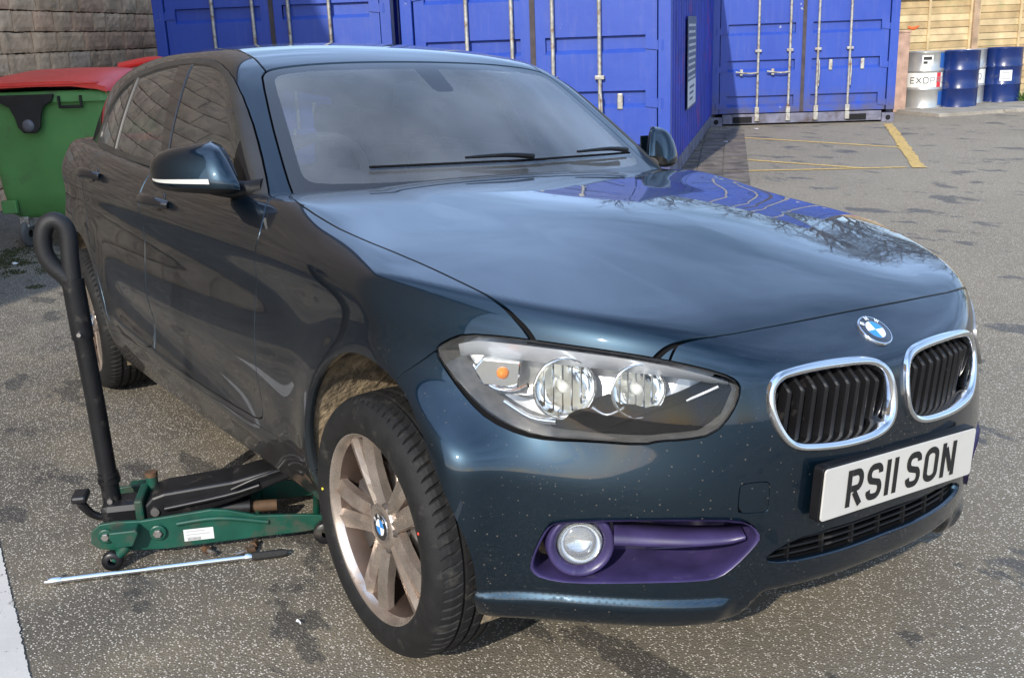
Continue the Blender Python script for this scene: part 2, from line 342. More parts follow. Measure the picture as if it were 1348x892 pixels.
def container():
    c = empty('shipping_container')
    for x in (0, CW - .11):
        MB().box((x, 0, .16), (x + .11, .14, CH - .12), None, .006).build('corner_post', CBLUE, c); MB().box((x, CL - .12, .16), (x + .11, CL, CH - .12), None, .006).build('corner_post', CBLUE, c)
    MB().box((.162, .012, .025), (CW - .162, .12, .150), None, .004).build('bottom_rail', SILLM, c); MB().box((.162, .012, CH - .13), (CW - .162, .12, CH - .005), None, .004).build('top_rail', CBLUE, c)
    for x0 in (.30, CW - .62): MB().box((x0, .008, .035), (x0 + .26, .0115, .118)).build('fork_pocket', BLKM0, c)
    for x in (-.004, CW - .158):
        for y in (-.004, CL - .17):
            for zz in (0, CH - .118):
                k = MB().box((x, y, zz), (x + .162, y + .178, zz + .118), None, .006).build('corner_casting', SILLM if zz == 0 else CBLUE, c)
                if y < 0: MB().prism(rrect0(.062, .066, .028), .003, frame((x + .081, y - .001, zz + .058), (1, 0, 0), (0, -1, 0))).build('casting_hole', BLKM0, k)
    for x, s in ((.012, 1), (CW - .012, -1)):
        n = 22; pts = []; p = (CL - .30) / n
        for i in range(n):
            y = .15 + i * p; pts += [(0, y), (0, y + p * .26), (.036, y + p * .5), (.036, y + p * .76)]
        pts.append((0, .15 + n * p)); rings = [[(x + s * a, y, .16), (x + s * a, y, CH - .12)] for a, y in pts]
        MB().ring(rings, close_u=False, smooth=False).build('side_wall', CRED if s < 0 else CBLUE, c)
        MB().box((min(x, x + s * .06), .14, .02), (max(x, x + s * .06), CL - .12, .165)).build('side_rail', SILLM, c); MB().box((min(x, x + s * .06), .14, CH - .125), (max(x, x + s * .06), CL - .12, CH - .02)).build('side_rail', CBLUE, c)
    MB().box((.02, .10, CH - .06), (CW - .02, CL - .05, CH - .03)).build('container_roof', CBLUE, c); MB().box((.1, CL - .06, .15), (CW - .1, CL - .03, CH - .1)).build('end_wall', CBLUE, c)
    MB().box((.05, .2, .14), (CW - .05, CL - .1, .16)).build('container_floor', BLKM0, c)
    for s in (0, 1):
        xa, xb = (.122, CW / 2 - .012) if s == 0 else (CW / 2 + .012, CW - .122); z0, z1 = .165, CH - .135; b0, b1 = xa + .10, xb - .10
        d = MB()
        for q0, q1 in (((xa, z0), (b0, z1)), ((b1, z0), (xb, z1))): d.box((q0[0], .030, q0[1]), (q1[0], .075, q1[1]))
        d.box((b0, .030, z1 - .08), (b1, .075, z1)).box((b0, .030, z0), (b1, .075, z0 + .06)); d = d.build('door', CBLUE, c)
        zs = [z0 + .06]; prof = [(z0 + .06, .030)]
        for k in range(5):
            zc = .245 + k * .468; prof += [(zc, .030), (zc + .035, .068), (zc + .140, .068), (zc + .148, .030)]
        prof.append((z1 - .08, .030)); MB().ring([[(b0, y, zz), (b1, y, zz)] for zz, y in prof], close_u=False, smooth=False).build('door_panel', CBLUE, d)
        for k in range(5):
            zc = .245 + k * .468
            for xx in (b0, b1): MB().add([(xx, .030, zc), (xx, .068, zc + .035), (xx, .068, zc + .140), (xx, .030, zc + .148)], [(0, 1, 2, 3)]).build('channel_end', CBLUE, d)
        gx = xb if s == 0 else xa; MB().box((gx - .012, .022, z0), (gx + .012, .030, z1)).build('gasket', GASK, d)
        for rx in ((.62, 1.035) if s == 0 else (CW - 1.035, CW - .62)):
            r_ = MB().cyl((rx, .0, .075), (rx, .0, CH - .06), .0175, 12).build('lock_rod', GALV, d)
            for zz in (.98, 2.05): MB().box((rx - .042, -.020, zz - .017), (rx + .042, .030, zz + .017), None, .005).build('rod_bracket', GALV, d)
            for zz in (.105, CH - .14): MB().box((rx - .030, -.026, zz - .05), (rx + .030, .012, zz + .05), None, .006).build('cam_keeper', GALV, d)
            MB().box((rx - .030, -.022, .160), (rx + .030, .02, .245), None, .008).build('rod_guide', GALV, d)
            sg = -1 if s == 0 else -1
            if s == 0:
                MB().tube([(rx, -.028, .70), (rx - .10, -.040, .69), (rx - .20, -.042, .70), (rx - .30, -.040, .715)], [.013, .012, .011, .013], 8, sub=3).build('lock_handle', GALV, d)
                MB().box((rx - .24, -.030, .665), (rx - .20, .03, .745), None, .005).build('handle_catch', GALV, d)
            else:
                MB().tube([(rx + .012, -.028, .84), (rx + .020, -.036, .70), (rx + .016, -.036, .56), (rx + .012, -.030, .50)], [.011, .011, .010, .012], 8, sub=3).build('lock_handle', GALV, d)
                MB().box((rx + .15, .012, .70), (rx + .20, .034, .84), None, .010).build('handle_catch', GALV, d)
        for k in range(5):
            zz = .26 + k * .49; hx = (.125 if s == 0 else CW - .125); sg = 1 if s == 0 else -1
            MB().prism([(0, -.045), (sg * .14, -.028), (sg * .14, .028), (0, .045)], .012, frame((hx - sg * .045, .030, zz), (1, 0, 0), (0, -1, 0))).build('hinge', CBLUE, d)
            MB().cyl((hx - sg * .055, .012, zz - .045), (hx - sg * .055, .012, zz + .045), .016, 10).build('hinge_pin', CBLUE, d)
    return c
BLKM0 = mat('dark_void', (.008, .008, .009), .9)
def rrect0(w, h, r, n=5):
    out = []
    for cx, cy, a0 in ((w / 2 - r, h / 2 - r, 0), (-w / 2 + r, h / 2 - r, 90), (-w / 2 + r, -h / 2 + r, 180), (w / 2 - r, -h / 2 + r, 270)):
        for k in range(n + 1): a = R(a0 + 90 * k / n); out.append((cx + r * math.cos(a), cy + r * math.sin(a)))
    return out
K1 = container()
K2, K3 = copy_tree(K1), copy_tree(K1)
def place(c, p, t, s, label):
    c.matrix_world = frame((p[0], p[1], .0), (t[0], t[1], 0), (0, 0, 1)) @ Matrix.Scale(s, 4); tag(c, label, 'container', 'blue shipping containers in the yard')
t2 = Vector((.7525, .6586, 0)); p2 = Vector((-5.14, 4.88, 0)) - t2 * 2.548
place(K1, (-9.109, 1.497), T3, 1.0, 'blue shipping container beside the stone wall')
place(K2, p2, t2, 2.548 / CW, 'blue shipping container with a placard on its corrugated side')
place(K3, (-9.247, 9.531), T3, 2.641 / CW, 'blue shipping container standing next to the drums and fence')
# placard on the side of the middle container
bpy.context.view_layer.update(); plm = K2.matrix_world @ frame((CW + .004, 2.15, 1.02), (0, 1, 0), (1, 0, 0))
pc = MB().prism(rrect0(1.05, .92, .02), .006, plm, .001).build('placard', mat('placard_grey', (.10, .12, .15), .5, var=.25, vscale=4)); tag(pc, 'grey and white placard fixed to the container side', 'placard')
MB().box((-.50, -.44, .0066), (.50, -.18, .0072), plm).build('placard_panel', mat('placard_white', (.62, .62, .60), .5), pc)
for j in range(9):
    x = -.44
    while x < .40:
        w = random.uniform(.04, .12); MB().box((x, .36 - j * .065, .0066), (min(x + w, .45), .385 - j * .065, .0072), plm).build('printed_word', MATS['placard_white'], pc); x += w + .03
for j in range(3): MB().box((-.30, -.26 - j * .06, .0074), (.30 - .1 * j, -.235 - j * .06, .008), plm).build('printed_word', MATS['placard_grey'], pc)
# ------------------------------------------------------------------ fence
WOODS = [mat('fence_board_%s' % nm, c, .85, var=.25, vscale=4, bump=.4, bscale=50, coords='World', dirt=((.34, .30, .14), .15, 2.5)) for nm, c in (('honey', (.48, .35, .18)), ('pale', (.53, .40, .22)), ('tan', (.42, .30, .15)))]
POST = mat('fence_post', (.36, .25, .16), .85, var=.3, vscale=6, bump=.4, bscale=40, coords='World'); FM = frame((-9.02, 13.28, .02), FD, (0, 0, 1))
px_ = (-1.9, -.1, 1.66, 3.46, 5.26, 7.06, 8.86, 10.66, 12.46, 14.26, 16.06, 17.86, 19.66, 21.46)
for i in range(len(px_) - 1):
    f = empty('timber_fence', label='lapped timber fence panel %s' % ('behind the container corner', 'behind the silver drum', 'behind the last blue drum', 'next to the panel behind the last blue drum', 'two panels past the last blue drum', 'three panels past the last blue drum', 'far along the fence line')[min(i, 6)], cat='fence', group='fence panels behind the drums')
    a, b = px_[i] + .06, px_[i + 1] - .06
    for k in range(15):
        zz = .05 + k * .109; sk = random.uniform(-.008, .008); yo = random.uniform(-.004, .004)
        v = [(a, .004 + yo, zz - sk), (b, .004 + yo, zz + sk), (b, .022 + yo, zz + .128 + sk), (a, .022 + yo, zz + .128 - sk), (a, .014 + yo, zz - sk), (b, .014 + yo, zz + sk), (b, .030 + yo, zz + .128 + sk), (a, .030 + yo, zz + .128 - sk)]
        # the boards face the yard (local -y)
        v = [FM @ Vector((p[0], p[1] - .0, p[2])) for p in v]
        MB().add(v, [(0, 1, 2, 3), (7, 6, 5, 4), (0, 4, 5, 1), (3, 2, 6, 7), (0, 3, 7, 4), (1, 5, 6, 2)]).build('board', random.choice(WOODS), f)
    for xx in (a + .02, (a + b) / 2, b - .02): MB().box((xx - .02, -.022, .04), (xx + .02, .003, 1.70), FM, .003).build('batten', WOODS[1], f)
    MB().box((a, -.026, 1.70), (b, .034, 1.735), FM, .004).build('capping', WOODS[2], f)
for i, x in enumerate(px_[1:-1]):
    o = MB().box((x - .055, -.06, -.1), (x + .055, .05, 1.95), FM, .006).build('fence_post', POST); tag(o, ('brown timber fence post beside the gatepost', 'brown timber fence post behind the blue drums', 'first brown fence post past the last drum', 'second brown fence post past the last drum', 'third brown fence post past the last drum', 'brown fence post far along the fence line')[min(i, 5)], 'post', 'fence posts')
# ------------------------------------------------------------------ car body surfaces (car frame: x forward from front axle, y left, z up)
class Spl:
    """natural cubic spline, linear extrapolation"""
    def __init__(s,pts):
        p=np.array(sorted(pts),float); s.x=x=p[:,0]; s.y=y=p[:,1]; n=len(x); h=np.diff(x)
        A=np.zeros((n,n)); r=np.zeros(n); A[0,0]=A[-1,-1]=1
        for i in range(1,n-1):
            A[i,i-1]=h[i-1];A[i,i]=2*(h[i-1]+h[i]);A[i,i+1]=h[i]; r[i]=6*((y[i+1]-y[i])/h[i]-(y[i]-y[i-1])/h[i-1])
        s.m=np.linalg.solve(A,r); s.h=h
    def __call__(s,q):
        q=np.asarray(q,float); c=np.clip(q,s.x[0],s.x[-1]); i=np.clip(np.searchsorted(s.x,c)-1,0,len(s.h)-1)
        h=s.h[i]; a=(s.x[i+1]-c)/h; b=1-a
        v=a*s.y[i]+b*s.y[i+1]+((a**3-a)*s.m[i]+(b**3-b)*s.m[i+1])*h*h/6
        d0=(s.y[1]-s.y[0])/s.h[0]-s.h[0]*s.m[1]/6; d1=(s.y[-1]-s.y[-2])/s.h[-1]+s.h[-1]*s.m[-2]/6
        return v+np.minimum(q-s.x[0],0)*d0+np.maximum(q-s.x[-1],0)*d1
def smax(a,b,k):
    h=np.maximum(k-np.abs(a-b),0)/k
    return np.maximum(a,b)+h*h*h*k/6
W=Spl([(.8,.83),(.5,.858),(.2,.868),(0,.868),(-.5,.867),(-1,.872),(-1.7,.8815),(-2.3,.880),(-2.69,.872),(-3.1,.84),(-3.4,.79),(-3.6,.72)])
XN=Spl([(.10,.60),(.17,.70),(.22,.728),(.30,.744),(.40,.756),(.5,.761),(.58,.759),(.65,.748),(.70,.736),(.75,.720),(.80,.695),(.85,.65)])
H0=Spl([(.78,.67),(.70,.732),(.62,.783),(.5,.832),(.3,.886),(0,.946),(-.35,.984),(-.66,.998),(-.85,.985),(-1.2,.985),(-1.7,1.005),(-2.6,1.045),(-3.3,1.07),(-3.6,1.08)])
ED=Spl([(.7,.040),(.5,.034),(.3,.041),(0,.043),(-.35,.034),(-.66,.006),(-.9,.006),(-1.2,.008),(-3.6,.01)])
def belt(x): return .957+(-.8-x)*.047
SEC=Spl([(.12,.085),(.19,.060),(.25,.036),(.32,.018),(.42,.006),(.55,.003),(.68,.010),(.78,.013),(.86,.004),(.90,.012),(.96,.045),(1.02,.085),(1.1,.15)])
def f_side(x,z):
    w=W(x)
    zs=z-.028*(-(x)-1.2)*sstep(.5,.75,z)       # character line climbs to the rear
    s=SEC(zs)
    body=w-s
    # fender part: fuller at shoulder in front
    fr=sstep(-.75,-.2,x)
    body=body+fr*.010*sstep(.6,.8,z)*(1-sstep(.84,.93,z))
    for xw in (0.,-2.69):
        r=np.sqrt((x-xw)**2+(z-.325)**2)
        body=body+.017*np.exp(-((r-.365)/.075)**2)*sstep(.12,.35,z)
    # concave swoosh on the lower door, rising to the rear
    zl=.36+.10*np.clip((-x-.6)/1.6,0,1.2)
    m=sstep(.45,.95,-x)*(1-sstep(2.05,2.4,-x))
    body=body-m*.016*np.exp(-((z-zl-.03)/.07)**2)+m*.010*np.exp(-((z-zl+.08)/.035)**2)
    return body
def h_top(x,Y):
    u=Y/.72
    d=ED(x)*np.power(np.maximum(u,1e-6),2.3)
    hood=sstep(-.95,-.7,x)
    # raised centre between two creases that run from the cowl to the kidneys
    yc=.47-.12*(x+.6)/1.25
    t=yc-Y
    ridge=.5*(t+np.sqrt(t*t+.018**2))/.25
    ridge=np.tanh(ridge*1.1)*.017*(1-sstep(.30,.72,x))
    return H0(x)-d+hood*(ridge-.012*(1-sstep(.30,.72,x)))
PLL=Spl([(-.26,.020),(0,0),(.26,.020),(.39,.060),(.526,.138),(.60,.202),(.65,.250),(.70,.300),(.75,.342),(.80,.372),(.84,.390),(.88,.412),(1.,.52)])
def g_front(Y,z):
    hi=.66*np.power(np.maximum(Y,1e-6)/.87,2.9); q=sstep(.58,.87,Y); k=sstep(0.,1.,(z-.44-.05*q)/(.18+.09*q))
    return XN(z)-(hi*k+PLL(Y)*(1-k))+.016*(1-sstep(.218,.246,z))*sstep(.37,.43,Y)
def g_rear(Y,z):
    return -3.56+.10*sstep(.62,.95,z)+.30*np.power(np.maximum(Y,1e-6)/.85,3.2)+.06*(1-sstep(.14,.32,z))
ZB=.165
def F_low(x,y,z):
    Y=np.sqrt(y*y+1e-8)
    A=Y-f_side(x,z); B=z-h_top(x,Y); C=x-g_front(Y,z); D=g_rear(Y,z)-x
    kk=.085-.03*sstep(.6,1.0,-x)
    AB=smax(A,B,kk)
    R=smax(AB,C,.05+.035*(1-sstep(.50,.65,z))); R=smax(R,D,.12)
    zb=ZB+.07*sstep(.38,.55,x)*(1-sstep(.31,.38,Y))   # the lip is higher between the corners
    return smax(R,(zb-z),.03)
G=Spl([(-.4,.70),(-.6,.735),(-.8,.768),(-1.2,.787),(-1.7,.793),(-2.3,.786),(-2.6,.770),(-3.0,.72),(-3.3,.66),(-3.6,.58)])
ZR=Spl([(-.9,1.19),(-1.1,1.295),(-1.2,1.343),(-1.35,1.392),(-1.5,1.419),(-1.8,1.442),(-2.2,1.443),(-2.6,1.424),(-3.0,1.375),(-3.3,1.325),(-3.6,1.25)])
def F_cab(x,y,z):
    Y=np.sqrt(y*y+1e-8); q=z-1.0
    A=(Y-(G(x)-.30*q-.36*q*np.abs(q)))*.93
    B=z-(ZR(x)-.035*np.power(Y/.55,2.4))
    Cw=(x-(-.655-(z-.98)*1.53-.29*Y*Y+.10*(z-.98)*np.maximum(1.35-z,-.2)))*.53
    D=((-3.45+.85*(z-1.0)+.35*Y*Y)-x)*.72
    D=smax(D,(-3.33+.3*Y*Y)-x,.05)
    AB=smax(A,B,.10); R=smax(AB,Cw,.055); return smax(R,D,.08)
def grad(F,P,e=5e-4):
    g=np.empty_like(P)
    for k in range(3):
        a=P.copy();a[:,k]+=e;b=P.copy();b[:,k]-=e
        g[:,k]=(F(*a.T)-F(*b.T))/(2*e)
    return g
def project(F,P,n=4):
    for _ in range(n):
        g=grad(F,P); v=F(*P.T); P=P-g*(v/np.maximum((g*g).sum(1),1e-3))[:,None]
    return P
def nets(F,lo,hi,h):
    """surface nets of F=0 on a regular grid -> verts, quads (outward)"""
    ax=[np.arange(lo[k],hi[k]+h,h) for k in range(3)]
    n=[len(a) for a in ax]; V=np.empty(n,np.float32)
    yy,zz=np.meshgrid(ax[1],ax[2],indexing='ij')
    for s in range(0,n[0],16):
        xs=ax[0][s:s+16]; sh=(len(xs),n[1],n[2])
        V[s:s+16]=F(np.broadcast_to(xs[:,None,None],sh),np.broadcast_to(yy,sh),np.broadcast_to(zz,sh))
    ins=V<0
    c=[n[k]-1 for k in range(3)]
    cnt=np.zeros(c,np.int8)
    for i in (0,1):
        for j in (0,1):
            for k in (0,1): cnt+=ins[i:i+c[0],j:j+c[1],k:k+c[2]]
    act=(cnt>0)&(cnt<8); idx=-np.ones(c,np.int64); I=np.argwhere(act); idx[act]=np.arange(len(I))
    P=np.stack([ax[k][I[:,k]]+h/2 for k in range(3)],1)
    quads=[]
    for a in range(3):
        b,d=(a+1)%3,(a+2)%3
        s0=[slice(None)]*3; s1=[slice(None)]*3; s0[a]=slice(0,-1); s1[a]=slice(1,None)
        e=ins[tuple(s0)]!=ins[tuple(s1)]; E=np.argwhere(e)
        E=E[(E[:,b]>0)&(E[:,d]>0)&(E[:,b]<c[b])&(E[:,d]<c[d])]
        q=[]
        for ob,od in ((1,1),(0,1),(0,0),(1,0)):
            J=E.copy(); J[:,b]-=ob; J[:,d]-=od; q.append(idx[J[:,0],J[:,1],J[:,2]])
        q=np.stack(q,1); fl=~ins[E[:,0],E[:,1],E[:,2]]
        q[fl]=q[fl][:,::-1]; quads.append(q)
    return P,np.concatenate(quads)
# ------------------------------------------------------------------ trimming of a triangulated surface
class TM:
    def __init__(s, V, N, T): s.V, s.N, s.T = V, N, T
def clipm(M, s):
    """keep s<0"""
    T = M.T; ins = s < 0; c = ins[T].sum(1)
    out = [T[c == 3]]; a, b = [], []
    T1 = T[c == 1]; k = np.argmax(ins[T1], 1) if len(T1) else np.zeros(0, int)
    T1 = np.stack([T1[np.arange(len(T1)), (k + i) % 3] for i in range(3)], 1) if len(T1) else T1.reshape(0, 3)
    T2 = T[c == 2]; k = np.argmin(ins[T2], 1) if len(T2) else np.zeros(0, int)
    T2 = np.stack([T2[np.arange(len(T2)), (k + i) % 3] for i in range(3)], 1) if len(T2) else T2.reshape(0, 3)
    E = np.concatenate([T1[:, [0, 1]], T1[:, [0, 2]], T2[:, [0, 1]], T2[:, [0, 2]]])
    n0 = len(M.V)
    if len(E):
        Es = np.sort(E, 1); key = Es[:, 0] * n0 + Es[:, 1]; u, inv = np.unique(key, return_inverse=True); inv = inv.ravel()
        ea, eb = u // n0, u % n0; t = np.clip(s[ea] / (s[ea] - s[eb]), .001, .999)[:, None]
        NV = M.V[ea] + t * (M.V[eb] - M.V[ea]); NN = M.N[ea] + t * (M.N[eb] - M.N[ea]); NN /= np.linalg.norm(NN, axis=1)[:, None] + 1e-12
        V = np.concatenate([M.V, NV]); N = np.concatenate([M.N, NN]); q = n0 + inv; n1, n2 = len(T1), len(T2)
        a1, a2, b1, b2 = q[:n1], q[n1:2 * n1], q[2 * n1:2 * n1 + n2], q[2 * n1 + n2:]
        out += [np.stack([T1[:, 0], a1, a2], 1), np.stack([b1, T2[:, 1], T2[:, 2]], 1), np.stack([b1, T2[:, 2], b2], 1)]
    else: V, N = M.V, M.N
    T = np.concatenate(out); use = np.unique(T); mp = -np.ones(len(V), int); mp[use] = np.arange(len(use))
    return TM(V[use], N[use], mp[T])
def split(M, fn, gap=.004):
    s = fn(M.V); return clipm(M, s + gap / 2), clipm(M, gap / 2 - s)
def sdf(P, poly):
    """signed distance of 2-D points to a polygon, negative inside"""
    A = np.asarray(poly, float); B = np.roll(A, -1, 0); d = np.full(len(P), 1e9); c = np.zeros(len(P), bool)
    lo, hi = A.min(0) - .06, A.max(0) + .06; near = ((P > lo) & (P < hi)).all(1); Q = P[near]; dn = np.full(len(Q), 1e9); cn = np.zeros(len(Q), bool)
    for a, b in zip(A, B):
        e = b - a; w = Q - a; t = np.clip((w @ e) / (e @ e + 1e-12), 0, 1); dn = np.minimum(dn, ((w - t[:, None] * e) ** 2).sum(1))
        cr = ((a[1] > Q[:, 1]) != (b[1] > Q[:, 1])); dy = e[1] if abs(e[1]) > 1e-12 else 1e-12
        cn ^= cr & (Q[:, 0] < a[0] + e[0] * (Q[:, 1] - a[1]) / dy)
    d[near] = np.sqrt(dn) * np.where(cn, -1, 1); d[~near] = .05
    return d
def chaikin(p, it=2):
    p = np.asarray(p, float)
    for _ in range(it):
        q = np.roll(p, -1, 0); p = np.stack([.75 * p + .25 * q, .25 * p + .75 * q], 1).reshape(-1, p.shape[1])
    return p
def region(pts, proj, side=-1, it=1):
    """side -1: right half of the car, +1: left half (mirrored), 0: both sides at once"""
    pts = np.asarray(pts, float)
    if proj == 'side': uv = pts[:, [0, 2]] if pts.shape[1] == 3 else pts
    elif proj == 'front': uv = pts[:, [1, 2]] if pts.shape[1] == 3 else pts
    elif proj == 'top': uv = pts[:, [0, 1]]
    else: uv = np.stack([(pts[:, 0] + pts[:, 1]) * .7071, pts[:, 2]], 1)
    poly = chaikin(uv, it) if it else uv
    def fn(P):
        Y = P[:, 1] * (-side if side else 1)
        if proj == 'side': return np.maximum(sdf(P[:, [0, 2]], poly), Y + .3)
        if proj == 'front': return np.maximum(sdf(np.stack([Y, P[:, 2]], 1), poly), .2 - P[:, 0] if not CAB[0] else -1)
        if proj == 'top': return np.maximum(sdf(np.stack([P[:, 0], Y], 1), poly), .5 - P[:, 2])
        return np.maximum(np.maximum(sdf(np.stack([(P[:, 0] + Y) * .7071, P[:, 2]], 1), poly), .55 - (P[:, 0] - Y) * .7071), Y + .1)
    return fn
CAB = [False]
def tm_object(name, M, m, parent, thick=.012, mats=None, pieces=None):
    V, N, T = M.V, M.N, M.T
    if thick and len(T):
        E = np.concatenate([T[:, [0, 1]], T[:, [1, 2]], T[:, [2, 0]]]); n = len(V)
        k = E[:, 0] * n + E[:, 1]; kr = E[:, 1] * n + E[:, 0]; bd = E[~np.isin(k, kr)]
        a, b = bd[:, 0], bd[:, 1]; A, B = V[a], V[b]; A2, B2 = A - N[a] * thick, B - N[b] * thick
        fnm = np.cross(B - A, (N[a] + N[b]) / 2); fnm /= np.linalg.norm(fnm, axis=1)[:, None] + 1e-12
        q = n + np.arange(len(bd)) * 4
        # the edge is softened: its outer normals lean half way over
        hn = fnm + N[a]; hn /= np.linalg.norm(hn, axis=1)[:, None] + 1e-9
        V = np.concatenate([V, np.stack([A, B, B2, A2], 1).reshape(-1, 3)]); N = np.concatenate([N, np.stack([hn, hn, fnm, fnm], 1).reshape(-1, 3)])
        T = np.concatenate([T, np.stack([q + 1, q, q + 3], 1), np.stack([q + 1, q + 3, q + 2], 1)])
    me = bpy.data.meshes.new(name); me.vertices.add(len(V)); me.vertices.foreach_set('co', V.astype(np.float32).ravel())
    me.loops.add(T.size); me.loops.foreach_set('vertex_index', T.astype(np.int32).ravel())
    me.polygons.add(len(T)); me.polygons.foreach_set('loop_start', (np.arange(len(T)) * 3).astype(np.int32))
    me.polygons.foreach_set('use_smooth', np.ones(len(T), bool)); me.update(calc_edges=True); me.validate()
    me.normals_split_custom_set_from_vertices([tuple(x) for x in N])
    return link(name, me, parent, [m])
def shell(F, lo, hi, h):
    P, Q = nets(F, lo, hi, h); P = project(F, P)
    ctr = np.abs(P[:, 1]) < h * .6; P[ctr, 1] = 0
    g = grad(F, P); g /= np.linalg.norm(g, axis=1)[:, None]
    n = len(P); PL = P * [1, -1, 1]; GL = g * [1, -1, 1]; mp = np.arange(n) + n; mp[ctr] = np.arange(n)[ctr]
    V = np.concatenate([P, PL]); N = np.concatenate([g, GL]); N[:n][ctr, 1] = 0
    T = np.concatenate([Q[:, [0, 1, 2]], Q[:, [0, 2, 3]]]); T = np.concatenate([T, mp[T][:, ::-1]])
    return clipm(TM(V, N, T), np.full(len(V), -1.))
# ------------------------------------------------------------------ car materials
def paint():
    m = bpy.data.materials.new('car_paint'); m.use_nodes = True; n, l = m.node_tree.nodes, m.node_tree.links; b = n['Principled BSDF']
    b.inputs['Metallic'].default_value = .75; b.inputs['Roughness'].default_value = .38; b.inputs['Coat Weight'].default_value = 1; b.inputs['Coat Roughness'].default_value = .025; b.inputs['Coat IOR'].default_value = 1.55
    tc = n.new('ShaderNodeTexCoord'); sp = n.new('ShaderNodeSeparateXYZ'); l.new(tc.outputs['Object'], sp.inputs[0])
    lw = n.new('ShaderNodeLayerWeight'); lw.inputs[0].default_value = .60
    c1 = n.new('ShaderNodeMixRGB'); c1.inputs[1].default_value = (.0010, .017, .033, 1); c1.inputs[2].default_value = (.0008, .004, .013, 1); l.new(lw.outputs['Facing'], c1.inputs[0])
    # road dirt: a film that thickens towards the sills, broken by run streaks, and dried splashes as specks
    st = n.new('ShaderNodeMapping'); st.inputs['Scale'].default_value = (9, 9, 1.1); l.new(tc.outputs['Object'], st.inputs[0])
    n1 = n.new('ShaderNodeTexNoise'); n1.inputs['Scale'].default_value = 1.6; n1.inputs['Detail'].default_value = 8; n1.inputs['Roughness'].default_value = .6; l.new(st.outputs[0], n1.inputs['Vector'])
    zr = n.new('ShaderNodeMapRange'); zr.inputs[1].default_value = .80; zr.inputs[2].default_value = .25; zr.inputs[3].default_value = 0; zr.inputs[4].default_value = .20; l.new(sp.outputs['Z'], zr.inputs[0])
    xr = n.new('ShaderNodeMapRange'); xr.inputs[1].default_value = .30; xr.inputs[2].default_value = -.15; xr.inputs[3].default_value = .08; xr.inputs[4].default_value = 1; l.new(sp.outputs['X'], xr.inputs[0])
    mu0 = n.new('ShaderNodeMath'); mu0.operation = 'MULTIPLY'; l.new(zr.outputs[0], mu0.inputs[0]); l.new(xr.outputs[0], mu0.inputs[1])
    mu = n.new('ShaderNodeMath'); mu.operation = 'MULTIPLY'; l.new(mu0.outputs[0], mu.inputs[0]); l.new(n1.outputs['Fac'], mu.inputs[1])
    v = n.new('ShaderNodeTexVoronoi'); v.inputs['Scale'].default_value = 105; l.new(tc.outputs['Object'], v.inputs['Vector'])
    n2 = n.new('ShaderNodeTexNoise'); n2.inputs['Scale'].default_value = 5; n2.inputs['Detail'].default_value = 3; l.new(tc.outputs['Object'], n2.inputs['Vector'])
    sepc = n.new('ShaderNodeSeparateColor'); l.new(v.outputs['Color'], sepc.inputs[0])
    rad = n.new('ShaderNodeMapRange'); rad.inputs[1].default_value = .42; rad.inputs[2].default_value = 1; rad.inputs[3].default_value = 0; rad.inputs[4].default_value = .22; l.new(sepc.outputs[0], rad.inputs[0])
    lt = n.new('ShaderNodeMath'); lt.operation = 'LESS_THAN'; l.new(v.outputs['Distance'], lt.inputs[0]); l.new(rad.outputs[0], lt.inputs[1])
    zs = n.new('ShaderNodeMapRange'); zs.inputs[1].default_value = .78; zs.inputs[2].default_value = .55; l.new(sp.outputs['Z'], zs.inputs[0])
    nn = n.new('ShaderNodeMapRange'); nn.inputs[1].default_value = .36; nn.inputs[2].default_value = .55; l.new(n2.outputs['Fac'], nn.inputs[0])
    s1 = n.new('ShaderNodeMath'); s1.operation = 'MULTIPLY'; l.new(lt.outputs[0], s1.inputs[0]); l.new(zs.outputs[0], s1.inputs[1])
    s2 = n.new('ShaderNodeMath'); s2.operation = 'MULTIPLY'; l.new(s1.outputs[0], s2.inputs[0]); l.new(nn.outputs[0], s2.inputs[1])
    s3 = n.new('ShaderNodeMath'); s3.operation = 'MULTIPLY'; s3.inputs[1].default_value = .5; l.new(s2.outputs[0], s3.inputs[0])
    dm = n.new('ShaderNodeMath'); dm.operation = 'MAXIMUM'; l.new(mu.outputs[0], dm.inputs[0]); l.new(s3.outputs[0], dm.inputs[1])
    db = n.new('ShaderNodeBsdfDiffuse'); db.inputs[0].default_value = (.15, .135, .115, 1)
    l.new(c1.outputs[0], b.inputs['Base Color'])
    mx = n.new('ShaderNodeMixShader'); l.new(dm.outputs[0], mx.inputs[0]); l.new(b.outputs[0], mx.inputs[1]); l.new(db.outputs[0], mx.inputs[2])
    l.new(mx.outputs[0], n['Material Output'].inputs[0]); return m
